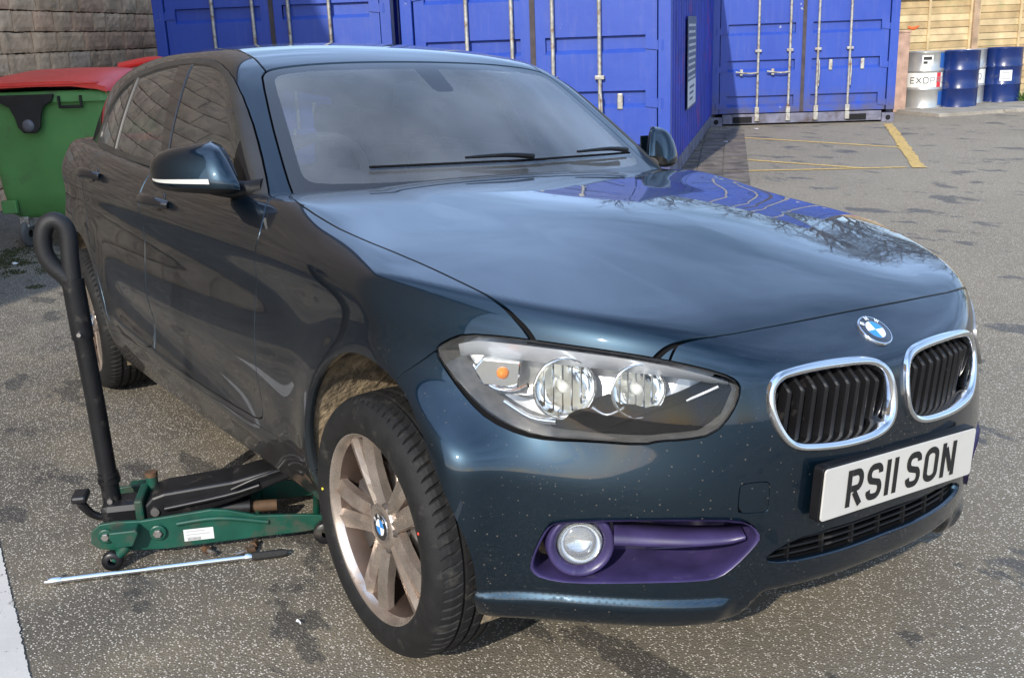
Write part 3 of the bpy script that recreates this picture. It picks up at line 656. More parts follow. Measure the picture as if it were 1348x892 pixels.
def glass(name, tint=(.8, .85, .85), rough=0., ior=1.5, film=0., faces=1.9):
    m = bpy.data.materials.new(name); m.use_nodes = True; n, l = m.node_tree.nodes, m.node_tree.links; n.remove(n['Principled BSDF'])
    t = n.new('ShaderNodeBsdfTransparent'); t.inputs[0].default_value = (*tint, 1); g = n.new('ShaderNodeBsdfGlossy'); g.inputs['Roughness'].default_value = rough
    fr = n.new('ShaderNodeFresnel'); fr.inputs[0].default_value = ior
    # two faces of the pane reflect: fresnel counted twice
    d2 = n.new('ShaderNodeMath'); d2.operation = 'MULTIPLY'; d2.inputs[1].default_value = faces; d2.use_clamp = True; l.new(fr.outputs[0], d2.inputs[0])
    mx = n.new('ShaderNodeMixShader'); l.new(d2.outputs[0], mx.inputs[0]); l.new(t.outputs[0], mx.inputs[1]); l.new(g.outputs[0], mx.inputs[2])
    o = mx.outputs[0]
    if film:
        tc = n.new('ShaderNodeTexCoord'); ns = n.new('ShaderNodeTexNoise'); ns.inputs['Scale'].default_value = 3; ns.inputs['Detail'].default_value = 7; l.new(tc.outputs['Object'], ns.inputs['Vector'])
        mr = n.new('ShaderNodeMapRange'); mr.inputs[1].default_value = .3; mr.inputs[2].default_value = .75; mr.inputs[3].default_value = film * .5; mr.inputs[4].default_value = film * 1.5; l.new(ns.outputs['Fac'], mr.inputs[0])
        df = n.new('ShaderNodeBsdfDiffuse'); df.inputs[0].default_value = (.52, .55, .58, 1)
        m2 = n.new('ShaderNodeMixShader'); l.new(mr.outputs[0], m2.inputs[0]); l.new(o, m2.inputs[1]); l.new(df.outputs[0], m2.inputs[2]); o = m2.outputs[0]
    l.new(o, n['Material Output'].inputs[0]); return m
PAINT = paint(); GLASS = glass('windscreen_glass', (.82, .88, .89), film=.13); SIDEGLASS = glass('side_glass', (.55, .60, .58), film=.03); LENS = glass('lamp_lens', (.97, .98, .98), film=.0, faces=1.0)  # windscreen film: dust plus sky-reflection haze put in as pale colour
CHROME = mat('chrome', (.75, .76, .78), .09, 1., var=.04); SATIN = mat('satin_silver', (.74, .76, .80), .35, .55)
BLK = mat('black_plastic', (.008, .008, .009), .40, spec=.3, var=.25, dirt=((.06, .056, .05), .06, 14)); BLKM = mat('black_matt', (.005, .005, .006), .85, spec=.15); GLOSSBLK = mat('black_gloss', (.012, .012, .014), .12, coat=.5)
FRIT = mat('glass_black_border', (.020, .021, .024), .10, coat=.6)
TRIM = mat('window_trim_rubber', (.028, .027, .026), .42, var=.2)
PURPLE = mat('faded_purple_plastic', (.042, .032, .100), .34, var=.25, vscale=14, dirt=((.10, .09, .15), .02, 30))
CLOTH = mat('seat_cloth', (.030, .030, .034), .9, var=.2, vscale=40); DASH = mat('dashboard_plastic', (.028, .028, .030), .6, bump=.1, bscale=300)
LAMPSIL = mat('lamp_silver', (.40, .40, .40), .30, .7, var=.2, vscale=40); REFL = mat('lamp_reflector', (.88, .88, .86), .10, 1.); AMBER = mat('amber_bulb', (.75, .22, .02), .25); BULB = mat('lamp_bulb', (.85, .85, .80), .15, trans=.3)
WHITEPL = mat('plate_white', (.52, .50, .455), .35, var=.05, dirt=((.45, .42, .36), .10, 9)); INK = mat('plate_black', (.012, .012, .012), .4)
# ------------------------------------------------------------------ the car
RO, PI_, DZ = .05436, .02795, .04504
_cr, _sr, _cp, _sp = math.cos(RO), math.sin(RO), math.cos(PI_), math.sin(PI_)
BODY = Matrix(((_cp, 0, -_sp, 0), (0, 1, 0, 0), (_sp, 0, _cp, DZ), (0, 0, 0, 1))) @ Matrix(((1, 0, 0, 0), (0, _cr, _sr, 0), (0, -_sr, _cr, 0), (0, 0, 0, 1)))
car = empty('car', label='dark blue hatchback with its front corner raised on a trolley jack', cat='car'); car.matrix_world = BODY
HLP = [(.198, -.807, .727), (.219, -.792, .747), (.253, -.769, .764), (.328, -.723, .766), (.411, -.666, .761), (.501, -.594, .752), (.570, -.526, .740), (.625, -.460, .723), (.663, -.406, .702), (.673, -.398, .682), (.673, -.420, .638), (.660, -.455, .599), (.630, -.501, .589), (.598, -.540, .586), (.578, -.562, .577), (.503, -.632, .578), (.435, -.684, .575), (.389, -.716, .582), (.329, -.751, .607), (.285, -.773, .639), (.238, -.793, .681)]
FGP = [(.425, -.725, .293), (.428, -.727, .318), (.443, -.718, .362), (.457, -.708, .395), (.468, -.697, .406), (.549, -.617, .419), (.648, -.500, .426), (.699, -.408, .418), (.709, -.380, .404), (.713, -.363, .378), (.705, -.373, .356), (.686, -.402, .317), (.669, -.428, .292), (.651, -.460, .285), (.573, -.566, .280), (.481, -.660, .269), (.436, -.707, .276)]
KDP = [(-.352, .655), (-.347, .684), (-.328, .705), (-.302, .714), (-.225, .719), (-.135, .717), (-.072, .711), (-.044, .699), (-.028, .682), (-.020, .660), (-.017, .635), (-.017, .605), (-.024, .580), (-.040, .560), (-.075, .546), (-.130, .542), (-.195, .542), (-.258, .547), (-.296, .553), (-.322, .570), (-.340, .598), (-.350, .630)]
HOODR = [(.623, 0), (.623, -.12), (.621, -.2), (.617, -.288), (.611, -.392), (.595, -.462), (.569, -.527), (.53, -.62), (.44, -.70), (.410, -.678), (.319, -.706), (.183, -.724), (-.084, -.757), (-.40, -.775), (-.60, -.768), (-.70, -.735), (-.75, -.69), (-.70, -.5), (-.655, -.25), (-.645, 0)]
HOOD = HOODR + [(x, -y) for x, y in HOODR[-2:0:-1]]
LGP = [(-.345, .318), (-.31, .344), (-.24, .362), (0, .366), (.24, .362), (.31, .344), (.345, .318), (.30, .302), (.15, .298), (0, .299), (-.15, .298), (-.30, .302)]
DOORF = [(-.745, 1.06), (-.745, .985), (-.70, .963), (-.655, .93), (-.634, .895), (-.636, .87), (-.655, .83), (-.685, .75), (-.70, .64), (-.70, .5), (-.703, .38), (-.72, .345), (-.80, .334), (-1.25, .340), (-1.66, .352), (-1.690, .375), (-1.703, .55), (-1.703, .744), (-1.703, .932), (-1.72, 1.06)]
DOORR = [(-1.727, 1.06), (-1.71, .932), (-1.71, .744), (-1.71, .55), (-1.70, .40), (-1.72, .356), (-1.95, .352), (-2.24, .345), (-2.285, .37), (-2.31, .46), (-2.37, .56), (-2.46, .655), (-2.545, .73), (-2.57, .80), (-2.545, .887), (-2.50, .96), (-2.47, 1.08)]
BUMP = [(.10, .61), (.147, .676), (.198, .727), (.27, .705), (.45, .69), (.585, .715), (.585, .86), (.95, .86), (.95, 0), (.02, 0), (.02, .55)]
SILL = [(-.30, .05), (-.30, .33), (-.72, .318), (-1.25, .322), (-1.95, .332), (-2.45, .322), (-2.45, .05)]
def mirror(pts): return [(p[0], -p[1], p[2]) for p in pts]
def on_low(p, it=6):
    return project(F_low, np.asarray(p, float).reshape(-1, 3), it)
low = shell(F_low, (-3.66, -.0055, .13), (.82, .97, 1.10), .011)
low = clipm(low, .05 - low.V[:, 2] * 0 - 1)
parts = {}
def arch_fn(xw):
    def fn(P): return np.maximum(np.hypot(P[:, 0] - xw, P[:, 2] - .325) - .360, .52 - np.abs(P[:, 1]))
    return fn
for xw in (0., -2.69): _, low = split(low, arch_fn(xw), 0)
under = low
for sd in (-1, 1):
    parts['lens', sd], low = split(low, region(HLP, 'diag', sd), .010)
    _, low = split(low, region(FGP, 'diag', sd), 0)
    _, low = split(low, region([(0, y, z) for y, z in KDP], 'front', sd), 0)
_, low = split(low, region([(0, y, z) for y, z in LGP], 'front', 0), 0)
_hood = region(HOOD, 'top', 0, 1)
parts['bonnet', 0], low = split(low, lambda P: np.maximum(_hood(P), .695 - P[:, 2]), .0055)
bumpers = []
for sd in (-1, 1):
    bp, low = split(low, lambda P, sd=sd: np.maximum(sdf(P[:, [0, 2]], BUMP), P[:, 1] * -sd - (0 if sd < 0 else 0)), .0)
    bumpers.append(bp)
def join(ms):
    V = []; N = []; T = []; k = 0
    for m in ms: V.append(m.V); N.append(m.N); T.append(m.T + k); k += len(m.V)
    V, N, T = np.concatenate(V), np.concatenate(N), np.concatenate(T)
    key = np.round(V / 2e-6).astype(np.int64); _, idx, inv = np.unique(key, axis=0, return_index=True, return_inverse=True)
    return TM(V[idx], N[idx], inv.ravel()[T])
bumper = join(bumpers)
# pull the bumper/wing joint open a little
bumper = clipm(bumper, sdf(bumper.V[:, [0, 2]], BUMP) + .0035)
for sd in (-1, 1):
    parts['front_door', sd], low = split(low, region(DOORF, 'side', sd), .0055)
    parts['rear_door', sd], low = split(low, region(DOORR, 'side', sd), .0055)
    parts['sill', sd], low = split(low, region(SILL, 'side', sd), .003)
COWLP = [(-.55, -.70), (-.74, -.70), (-1.1, -.66), (-1.1, .66), (-.74, .70), (-.55, .70)]
cowl, low = split(low, region(COWLP, 'top', 0, 0), 0)
wings = clipm(low, -1.1 - low.V[:, 0]); rear = clipm(low, low.V[:, 0] + 1.1)
NAME = {'bonnet': 'bonnet', 'front_door': 'front_door', 'rear_door': 'rear_door', 'sill': 'sill'}
for (k, sd), M in parts.items():
    if k == 'lens': continue
    parts[k, sd] = tm_object(NAME[k], M, PAINT, car, .014)
tow, bumper = split(bumper, region([(0, -.402, .494), (0, -.352, .495), (0, -.347, .488), (0, -.347, .434), (0, -.352, .428), (0, -.404, .430), (0, -.409, .437), (0, -.408, .488)], 'front', -1, 1), .0022)
fb = tm_object('front_bumper', bumper, PAINT, car, .016); tm_object('towing_eye_cover', tow, PAINT, fb, .004)
for sd in (-1, 1): tm_object('front_wing', clipm(wings, wings.V[:, 1] * -sd), PAINT, car, .025)
tm_object('rear_body', rear, PAINT, car, .025); tm_object('scuttle', cowl, BLK, car, .01)
# dark inner shell that closes the panel gaps
un = TM(under.V - under.N * .017, under.N, under.T)
for sd in (-1, 1):
    for pts, pr in ((HLP, 'diag'), (FGP, 'diag')):
        _, un = split(un, region(pts, pr, sd), 0)
    _, un = split(un, region([(0, y, z) for y, z in KDP], 'front', sd), 0)
_, un = split(un, region([(0, y, z) for y, z in LGP], 'front', 0), 0)
_, un = split(un, region([(-.8, -.66), (-3.2, -.66), (-3.2, .66), (-.8, .66)], 'top', 0, 0), 0)
tm_object('inner_shell', un, BLKM, car, 0)
# ------------------------------------------------------------------ cabin
CAB[0] = True
cab = shell(F_cab, (-3.5, -.0055, .93), (-.58, .86, 1.48), .011)
cab = clipm(cab, .945 - cab.V[:, 2]); cab_full = cab
WSR = [(-.179, 1.354), (-.309, 1.350), (-.433, 1.342), (-.526, 1.330), (-.562, 1.318), (-.582, 1.298), (-.633, 1.170), (-.669, 1.059), (-.690, .985), (-.690, .962), (-.3, .955)]
WSO = [(0, 1.356)] + WSR + [(0, .955)] + [(-y, z) for y, z in WSR[::-1]]
WIR = [(-.204, 1.329), (-.39, 1.324), (-.493, 1.315), (-.534, 1.304), (-.553, 1.287), (-.601, 1.138), (-.635, 1.036), (-.638, 1.008), (-.611, .996), (-.462, .993), (-.297, .995)]
WSI = [(0, 1.331)] + WIR + [(0, .997)] + [(-y, z) for y, z in WIR[::-1]]
front_only = lambda fn: (lambda P: np.maximum(fn(P), -1.45 - P[:, 0]))
wsc, cab = split(cab, front_only(region([(0, y, z) for y, z in WSO], 'front', 0, 1)), .006)
SENS = [(-.055, 1.40), (.055, 1.40), (.040, 1.262), (.030, 1.254), (-.030, 1.254), (-.040, 1.262)]
wsg, frit = split(wsc, front_only(region([(0, y, z) for y, z in WSI], 'front', 0, 1)), 0)
sens, wsg = split(wsg, front_only(region([(0, y, z) for y, z in SENS], 'front', 0, 0)), 0)
ws_o = tm_object('windscreen', wsg, GLASS, car, 0); tm_object('black_border', join([frit, sens]), FRIT, ws_o, .004)
HW = [(-3.0, 1.305), (-.60, 1.30), (.60, 1.30)]
rearwin = [(0, -.52, 1.29), (0, .52, 1.29), (0, .60, 1.09), (0, .58, 1.06), (0, -.58, 1.06), (0, -.60, 1.09)]
rw, cab = split(cab, lambda P: np.maximum(region(rearwin, 'front', 0, 1)(P), P[:, 0] + 2.9), .006)
tm_object('rear_window', rw, SIDEGLASS, car, .004)
DLO = [(-2.82, 1.045), (-2.83, 1.10), (-2.80, 1.20), (-2.70, 1.275), (-2.55, 1.325), (-2.396, 1.349), (-2.11, 1.372), (-1.848, 1.379), (-1.68, 1.375), (-1.513, 1.358), (-1.338, 1.316), (-1.224, 1.263), (-1.10, 1.184), (-.965, 1.089), (-.837, .994), (-.785, .950), (-1.035, .962), (-1.776, .998), (-2.185, 1.013), (-2.6, 1.030)]
INN = [(-2.775, 1.062), (-2.78, 1.11), (-2.75, 1.19), (-2.66, 1.255), (-2.52, 1.300), (-2.39, 1.324), (-2.11, 1.350), (-1.848, 1.358), (-1.69, 1.356), (-1.53, 1.343), (-1.37, 1.308), (-1.25, 1.255), (-1.13, 1.178), (-.992, 1.080), (-.875, .993), (-.845, .968), (-1.035, .982), (-1.776, 1.018), (-2.185, 1.035), (-2.6, 1.052)]
BPL = [(-1.90, 1.45), (-1.757, 1.45), (-1.757, 1.356), (-1.67, 1.079), (-1.63, .93), (-1.69, .93), (-1.729, 1.035), (-1.90, 1.36)]
QDV = [(-2.425, 1.45), (-2.455, 1.45), (-2.435, 1.316), (-2.405, 1.03), (-2.385, .93), (-2.355, .93), (-2.375, 1.03), (-2.40, 1.316)]
MTR = [(-.70, 1.3), (-1.055, 1.16), (-1.04, 1.10), (-1.005, .93), (-.70, .93)]
for sd in (-1, 1):
    dl, cab = split(cab, region(DLO, 'side', sd), .002)
    gl, tr = split(dl, region(INN, 'side', sd), 0)
    bpil, gl = split(gl, region(BPL, 'side', sd, 0), 0); qd, gl = split(gl, region(QDV, 'side', sd, 0), 0)
    mt, gl = split(gl, region(MTR, 'side', sd, 0), 0)
    fgl = clipm(gl, -1.72 - gl.V[:, 0]); rgl = clipm(gl, gl.V[:, 0] + 1.72); qgl = clipm(rgl, rgl.V[:, 0] + 2.41); rgl = clipm(rgl, -2.41 - rgl.V[:, 0])
    fd, rd = parts['front_door', sd], parts['rear_door', sd]
    g_in = lambda M, d=.004: TM(M.V - M.N * d, M.N, M.T)
    tm_object('door_glass', g_in(fgl), SIDEGLASS, fd, 0); tm_object('door_glass', g_in(rgl), SIDEGLASS, rd, 0); tm_object('quarter_glass', g_in(qgl), SIDEGLASS, rd, 0)
    tm_object('window_trim', TM(tr.V + tr.N * .003, tr.N, tr.T), TRIM, car, .016); tm_object('pillar_cover', bpil, GLOSSBLK, fd, .01)
    tm_object('glass_divider', TM(qd.V + qd.N * .002, qd.N, qd.T), TRIM, rd, .01); tm_object('mirror_triangle', TM(mt.V + mt.N * .002, mt.N, mt.T), BLK, fd, .01)
ROOFR = [(-1.10, -.45), (-1.18, -.545), (-1.28, -.556), (-1.442, -.540), (-1.648, -.520), (-2.2, -.515), (-2.9, -.48), (-3.25, -.42), (-3.30, -.2)]
ROOFP = [(-1.08, 0)] + ROOFR + [(-3.31, 0)] + [(x, -y) for x, y in ROOFR[::-1]]
rf, cab = split(cab, lambda P: np.maximum(region(ROOFP, 'top', 0, 1)(P), 1.28 - P[:, 2]), .007)
tm_object('roof', rf, PAINT, car, .012); tm_object('pillars', cab, PAINT, car, .014)
un = cab_full
_, un = split(un, front_only(region([(0, y, z) for y, z in WSI], 'front', 0, 1)), 0)
_, un = split(un, lambda P: np.maximum(region(rearwin, 'front', 0, 1)(P), P[:, 0] + 2.9), 0)
for sd in (-1, 1): _, un = split(un, region(INN, 'side', sd), 0)
un = clipm(un, np.where(un.V[:, 2] > 1.30, np.abs(un.V[:, 1]) * 0 + (.40 - np.abs(un.V[:, 1])) * 1., -1.))
inner = TM(un.V - un.N * .013, un.N, un.T); tm_object('headlining', TM(rf.V - rf.N * .03, -rf.N, rf.T[:, ::-1]), mat('headlining_cloth', (.22, .22, .21), .95), car, 0)
tm_object('pillar_lining', inner, BLKM, car, 0)
# ------------------------------------------------------------------ car details
def xs(y, z):
    """front surface x at (y, z)"""
    y, z = np.broadcast_arrays(np.asarray(y, float), np.asarray(z, float)); lo = np.full(y.shape, .25); hi = np.full(y.shape, .95)
    for _ in range(40):
        m = (lo + hi) / 2; i = F_low(m, y, z) < 0; lo = np.where(i, m, lo); hi = np.where(i, hi, m)
    return lo
def inset(poly, d):
    """offset a 2-D polygon inwards by d"""
    p = np.asarray(poly, float); a = np.roll(p, 1, 0); b = np.roll(p, -1, 0); t = b - a; t /= np.linalg.norm(t, axis=1)[:, None]
    ar = .5 * np.sum(p[:, 0] * b[:, 1] - b[:, 0] * p[:, 1]); n = np.stack([-t[:, 1], t[:, 0]], 1) * np.sign(ar); return p + n * d
def flipy(P, sd): return [Vector((p[0], p[1] * -sd, p[2])) for p in P]     # data is for the right side (y<0); sd=+1 mirrors
def bowl(outline, dirv, steps, sd, close=True):
    O = np.asarray(outline, float); c = O.mean(0); d = np.asarray(dirv, float); d /= np.linalg.norm(d); rings = []
    for sc, dep in steps: rings.append(flipy(c + (O - c) * sc + d * dep, sd))
    mb = MB().ring(rings, cap=False)
    if close: mb.add(rings[-1], [tuple(range(len(O)))])
    return mb
def curve3(pts, n):
    return [Vector(p) for p in crom([Vector(p) for p in pts], n)]
for sd in (-1, 1):
    # ---------------- headlights
    hp = chaikin(HLP, 1)
    hl = bowl(hp, (-.72, .69, 0), [(1.004, -.004), (.995, .012), (.95, .040), (.86, .085)], sd).build('headlight', LAMPSIL, car)
    mk_ = [(.505, -.600, .645), (.560, -.545, .630), (.600, -.492, .655), (.640, -.425, .690), (.655, -.405, .680), (.650, -.425, .630), (.632, -.470, .600), (.575, -.540, .588), (.50, -.615, .588), (.42, -.672, .590), (.45, -.650, .612)]
    MB().ring([flipy(np.array(mk_) + o, sd) for o in ([-.006, .006, 0], [-.03, .03, 0], [-.06, .06, 0])], cap=False).add(flipy(np.array(mk_) + [-.006, .006, 0], sd), [tuple(range(len(mk_)))]).build('black_mask', BLKM, hl)
    hl['label'] = 'clear headlight with two round reflectors and amber indicator'
    tm_object('lens', parts['lens', sd], LENS, hl, .0)
    # rubber seal round the lens
    MB().ring([flipy(hp + np.array(o), sd) for o in ((.001, -.001, 0), (.003, -.003, 0), (-.004, .004, 0))], cap=False).build('seal', BLK, hl)
    top = curve3([(.235, -.772, .742), (.270, -.748, .752), (.33, -.712, .753), (.411, -.656, .749), (.501, -.584, .741), (.57, -.518, .729), (.62, -.458, .712), (.652, -.410, .694)], 4)
    off = np.linspace(0, 1, len(top)); lo_ = [p + Vector((-.012, .012, -.012 - .024 * math.sin(math.pi * min(1, .25 + t * .75)))) for p, t in zip(top, off)]
    bk = [p + Vector((-.045, .045, -.006)) for p in lo_]
    MB().ring([[flipy([q], sd)[0] for q in r] for r in zip(top, lo_, bk)], close_u=False).build('brow', SATIN, hl)
    def lamp(c, r, dep, name='reflector'):
        M = frame(flipy([c], sd)[0], (0, 0, 1), (.90, -.43 * -sd, .02))
        prof = [(r * 1.10, .004), (r * 1.06, .010), (r, .006), (r * .97, -.008), (r * .86, -dep * .45), (r * .62, -dep * .78), (r * .25, -dep), (.004, -dep)]
        o = MB().lathe(prof, 28, M).build(name, REFL, hl)
        return o, M
    for c, r, dp in (((.425, -.640, .668), .060, .05), ((.535, -.540, .672), .052, .045)):
        o, M = lamp(c, r, dp)
        b = MB().lathe([(.0001, .004), (.009, .002), (.012, -.006), (.011, -.02), (.010, -dp)], 16, M).build('bulb', BULB, hl)
        # facets across the dish
        for k in range(-2, 3):
            MB().box((-r * .9 * math.sqrt(1 - (k / 3.2) ** 2), k * r * .32 - .0012, -dp * .45), (r * .9 * math.sqrt(1 - (k / 3.2) ** 2), k * r * .32 + .0012, -dp * .30), M).build('facet', REFL, hl)
    ci = (.312, -.728, .686); M = frame(flipy([ci], sd)[0], (0, 0, 1), (.75, -.66 * -sd, .0))
    MB().prism([(-.030, -.045), (.028, -.050), (.034, .030), (.010, .050), (-.024, .030)], -.03, M, .004).build('indicator_reflector', REFL, hl)
    MB().lathe([(.0001, .012), (.010, .008), (.013, 0), (.012, -.02)], 14, M @ Matrix.Translation((.004, -.012, .002))).build('indicator_bulb', AMBER, hl)
    # silver bezels under the lamps
    for pts, w in (([(.262, -.752, .700), (.300, -.735, .660), (.345, -.712, .655), (.375, -.694, .672)], .006), ([(.330, -.722, .632), (.385, -.694, .606), (.430, -.664, .604)], .007), ([(.480, -.612, .636), (.500, -.590, .622), (.528, -.570, .640)], .004)):
        MB().tube(flipy(pts, sd), w, 6, sub=4).build('bezel', CHROME, hl)
    MB().tube(flipy([(.60, -.47, .655), (.625, -.45, .672), (.640, -.425, .685)], sd), .003, 6, sub=3).build('bezel', SATIN, hl)
    # ---------------- kidney grilles
    kp = chaikin(KDP, 2); kx = lambda q, d: flipy(np.column_stack([xs(q[:, 0], q[:, 1]) + d, q]), sd)
    i1, i2, i3, i4 = inset(kp, .0015), inset(kp, .004), inset(kp, .0125), inset(kp, .0155)
    gr = MB().ring([kx(kp, -.012), kx(kp, .006), kx(i1, .010), kx(i2, .0115), kx(i3, .008), kx(i4, .003), kx(i4, -.05)], cap=False).build('grille', CHROME, car)
    gr['label'] = 'chrome rimmed grille with black upright slats'
    MB().add(kx(i4, -.06), [tuple(range(len(i4)))]).build('backing', BLKM, gr)
    for y in np.linspace(-.322, -.052, 10):
        e = i4; zz = []
        for a, b in zip(e, np.roll(e, -1, 0)):
            if (a[0] > y) != (b[0] > y): zz.append(a[1] + (b[1] - a[1]) * (y - a[0]) / (b[0] - a[0]))
        if len(zz) < 2: continue
        z0, z1 = min(zz) - .002, max(zz) + .002; H = z1 - z0; x0 = xs(y, .63); st = []
        for t, dx in ((0, -.026), (.35, -.020), (.70, -.012), (.745, -.0115), (.79, -.016), (1, -.048)):
            z = z0 + t * H; xf = float(xs(y, z)) * .35 + float(x0) * .65 + dx; w = .0055
            st.append([(xf - .04, y - w, z), (xf - .004, y - w, z), (xf, y - w * .35, z), (xf, y + w * .35, z), (xf - .004, y + w, z), (xf - .04, y + w, z)])
        MB().ring([flipy(r, sd) for r in st], smooth=False).build('slat', BLK, gr)
    # ---------------- fog lamp inserts
    fp = chaikin(FGP, 1); dv = (-.80, .60, 0)
    fg = bowl(fp, dv, [(1.003, -.003), (.985, -.002), (.972, .004), (.962, .040), (.93, .10), (.86, .135)], sd).build('fog_lamp_surround', PURPLE, car)
    fg['label'] = 'faded purple bumper insert around a round fog lamp'
    c = Vector((.474, -.636, .350)); M = frame(flipy([c], sd)[0], (0, 0, 1), (.88, -.47 * -sd, 0))
    MB().lathe([(.072, -.03), (.070, .012), (.066, .018), (.060, .016), (.050, .006), (.048, -.02)], 32, M).build('fog_lamp_ring', PURPLE, fg)
    fl = MB().lathe([(.0475, -.03), (.0475, .004), (.044, .010), (.030, .016), (.0001, .019)], 32, M).build('fog_lamp_glass', glass('fog_glass', (.92, .93, .93), .08, film=.28) if 'fog_glass' not in bpy.data.materials else bpy.data.materials['fog_glass'], fg)
    MB().lathe([(.046, 0), (.040, -.018), (.02, -.03), (.0001, -.032)], 24, M).build('fog_lamp_reflector', REFL, fg)
    # vane that runs inwards from the lamp
    a0 = [(.530, -.592, .357), (.572, -.538, .356), (.625, -.475, .358), (.671, -.411, .364), (.694, -.387, .376)]
    rings = []
    for k, p in enumerate(curve3(a0, 4)):
        t = k / 16; hh = .026 * (1 - t) ** .6 + .004
        n = Vector((.80, -.60, 0)); rings.append([p - n * .05 + Vector((0, 0, hh)), p - n * .012 + Vector((0, 0, hh * .8)), p + n * .004 + Vector((0, 0, .004)), p + n * .002 - Vector((0, 0, .004)), p - n * .03 - Vector((0, 0, hh * .6)), p - n * .06 - Vector((0, 0, hh))])
    MB().ring([flipy(r, sd) for r in rings]).build('vane', PURPLE, fg)
    # lower corner blade of the surround
    # ---------------- mirrors
    mr_ = empty('door_mirror'); mr_.parent = car; mr_['label'] = 'blue door mirror with clear indicator strip'
    def msec(s, n=28):
        x = -.915 - .120 * s - .070 * s * s; y = -.800 - .195 * s
        q = max(0, .27 - s) / .27; zt = 1.120 - .028 * (s - .27 if s > .27 else 0) / .73 - .105 * q ** 2.2
        zb = .968 + .012 * s + .012 * q ** 2; e = (1 - s ** 9) ** .5 if s < 1 else 0.
        zc = zb + (zt - zb) * (.5 - .10 * s ** 8); hh = (zt - zb) / 2 * (.22 + .78 * e); dp = (.092 - .018 * s) * (.25 + .75 * e) * (1 - .25 * q)
        out = []
        for k in range(n):
            a = 2 * math.pi * k / n; ca, sa = math.cos(a), math.sin(a); px = math.copysign(abs(ca) ** .7, ca); pz = math.copysign(abs(sa) ** .7, sa)
            px = px if px > 0 else px * .40
            out.append((x + px * dp * .9 - pz * hh * (.45 if px > 0 else .1), y - px * dp * .30, zc + pz * hh))
        return out
    S = [msec(s) for s in (0, .05, .11, .18, .27, .38, .52, .66, .78, .87, .93, .965, .985, 1.0)]
    up = [[r[k % 28] for k in range(-3, 18)] for r in S]; dn = [[r[k % 28] for k in range(17, 26)] for r in S]
    MB().ring([flipy(r, sd) for r in up], close_u=False).build('mirror_shell', PAINT, mr_)
    MB().ring([flipy(r, sd) for r in dn], close_u=False).build('mirror_underside', BLK, mr_)
    for q in (S[0], S[-1]): MB().add(flipy(q, sd), [tuple(range(28))]).build('mirror_cap', BLK, mr_)
    st = [[(np.array(r[26]) + (np.array(r[27]) - np.array(r[26])) * u) + np.array([.0025, -.001, .0]) for u in (.05, .5, 1.0)] for r in S[5:13]]
    MB().ring([flipy(r, sd) for r in st], close_u=False).build('indicator_strip', mat('clear_indicator', (.50, .50, .48), .22, coat=.6), mr_)
    MB().tube(flipy([(-.86, -.745, .985), (-.90, -.785, .980), (-.955, -.84, .985), (-.99, -.87, .99)], sd), [.030, .028, .024, .02], 12, sub=3).build('mirror_arm', BLK, mr_)
    MB().box((-.005, -.07, -.05), (.0, .07, .05), frame(flipy([(-1.035, -.895, 1.035)], sd)[0], (-1, .28 * -sd, 0), (0, 0, 1))).build('mirror_glass', CHROME, mr_)
    # ---------------- door handles
    for key, hx, hz in (('front_door', -1.50, .908), ('rear_door', -2.385, .950)):
        P0 = on_low([(hx + d, -.87, hz - d * .03) for d in (-.115, -.08, -.03, .03, .08, .115)]); n = np.array([0, -1, .15])
        path = [Vector(P0[i]) + Vector(n) * o for i, o in enumerate((.002, .026, .040, .040, .026, .002))]
        MB().tube(flipy(path, sd), [.012, .018, .022, .022, .018, .012], 10, sub=4).build('handle', GLOSSBLK, parts[key, sd])
        Pc = on_low([(hx, -.87, hz)])[0]; g = grad(F_low, Pc[None])[0]
        MB().lathe([(.034, -.002), (.034, .0012), (.030, .0018), (.0001, .0018)], 20, frame(flipy([Pc], sd)[0], (1, 0, 0), flipy([g], sd)[0]) @ Matrix.Scale(1.9, 4, (1, 0, 0))).build('handle_cup', GLOSSBLK, parts[key, sd])
    # ---------------- wheel arch liners
    for xw, nm in ((0., 'front'), (-2.69, 'rear')):
        rings = []
        for a in np.linspace(R(-28), R(208), 40):
            rr = .370 + .003 * math.sin(a * 9); x_, z_ = xw + rr * math.cos(a), .325 + rr * math.sin(a)
            q = np.linspace(.5, .95, 300); ins_ = F_low(np.full(300, x_), q, np.full(300, max(z_, .2))) < 0; yo = q[ins_].max() - .018 if ins_.any() else .60
            rings.append([(x_, -(.53 + (yo - .53) * t_), z_) for t_ in (1, .75, .5, .25, 0)])
        mbl = MB().ring([flipy(r, sd) for r in rings], close_u=False)
        mbl.add(flipy([(xw + .372 * math.cos(a), -.53, .325 + .372 * math.sin(a)) for a in np.linspace(R(-28), R(208), 40)], sd), [tuple(range(40))])
        mbl.build('wheel_arch_liner', mat('muddy_liner', (.30, .23, .145), .95, var=.45, vscale=16, bump=.9, bscale=45, dirt=((.045, .037, .03), .35, 5)), car)
# lower grille slot
g2 = chaikin(LGP, 1); lgx = lambda q, d: [Vector((float(x) + d, y, z)) for x, (y, z) in zip(xs(q[:, 0], q[:, 1]), q)]
lg = MB().ring([lgx(g2, .001), lgx(g2, -.05)], cap=False).add(lgx(g2, -.05), [tuple(range(len(g2)))]).build('lower_grille', BLKM, car)
for zz in (.312, .328, .345):
    yy = np.linspace(-.325, .325, 25) if zz < .34 else np.linspace(-.29, .29, 25)
    MB().tube([(float(xs(y, zz)) - .022, y, zz) for y in yy], .0035, 6).build('bar', BLK, lg)
for y in np.linspace(-.27, .27, 7): MB().box((float(xs(y, .33)) - .028, y - .003, .300), (float(xs(y, .33)) - .019, y + .003, .362)).build('rib', BLK, lg)
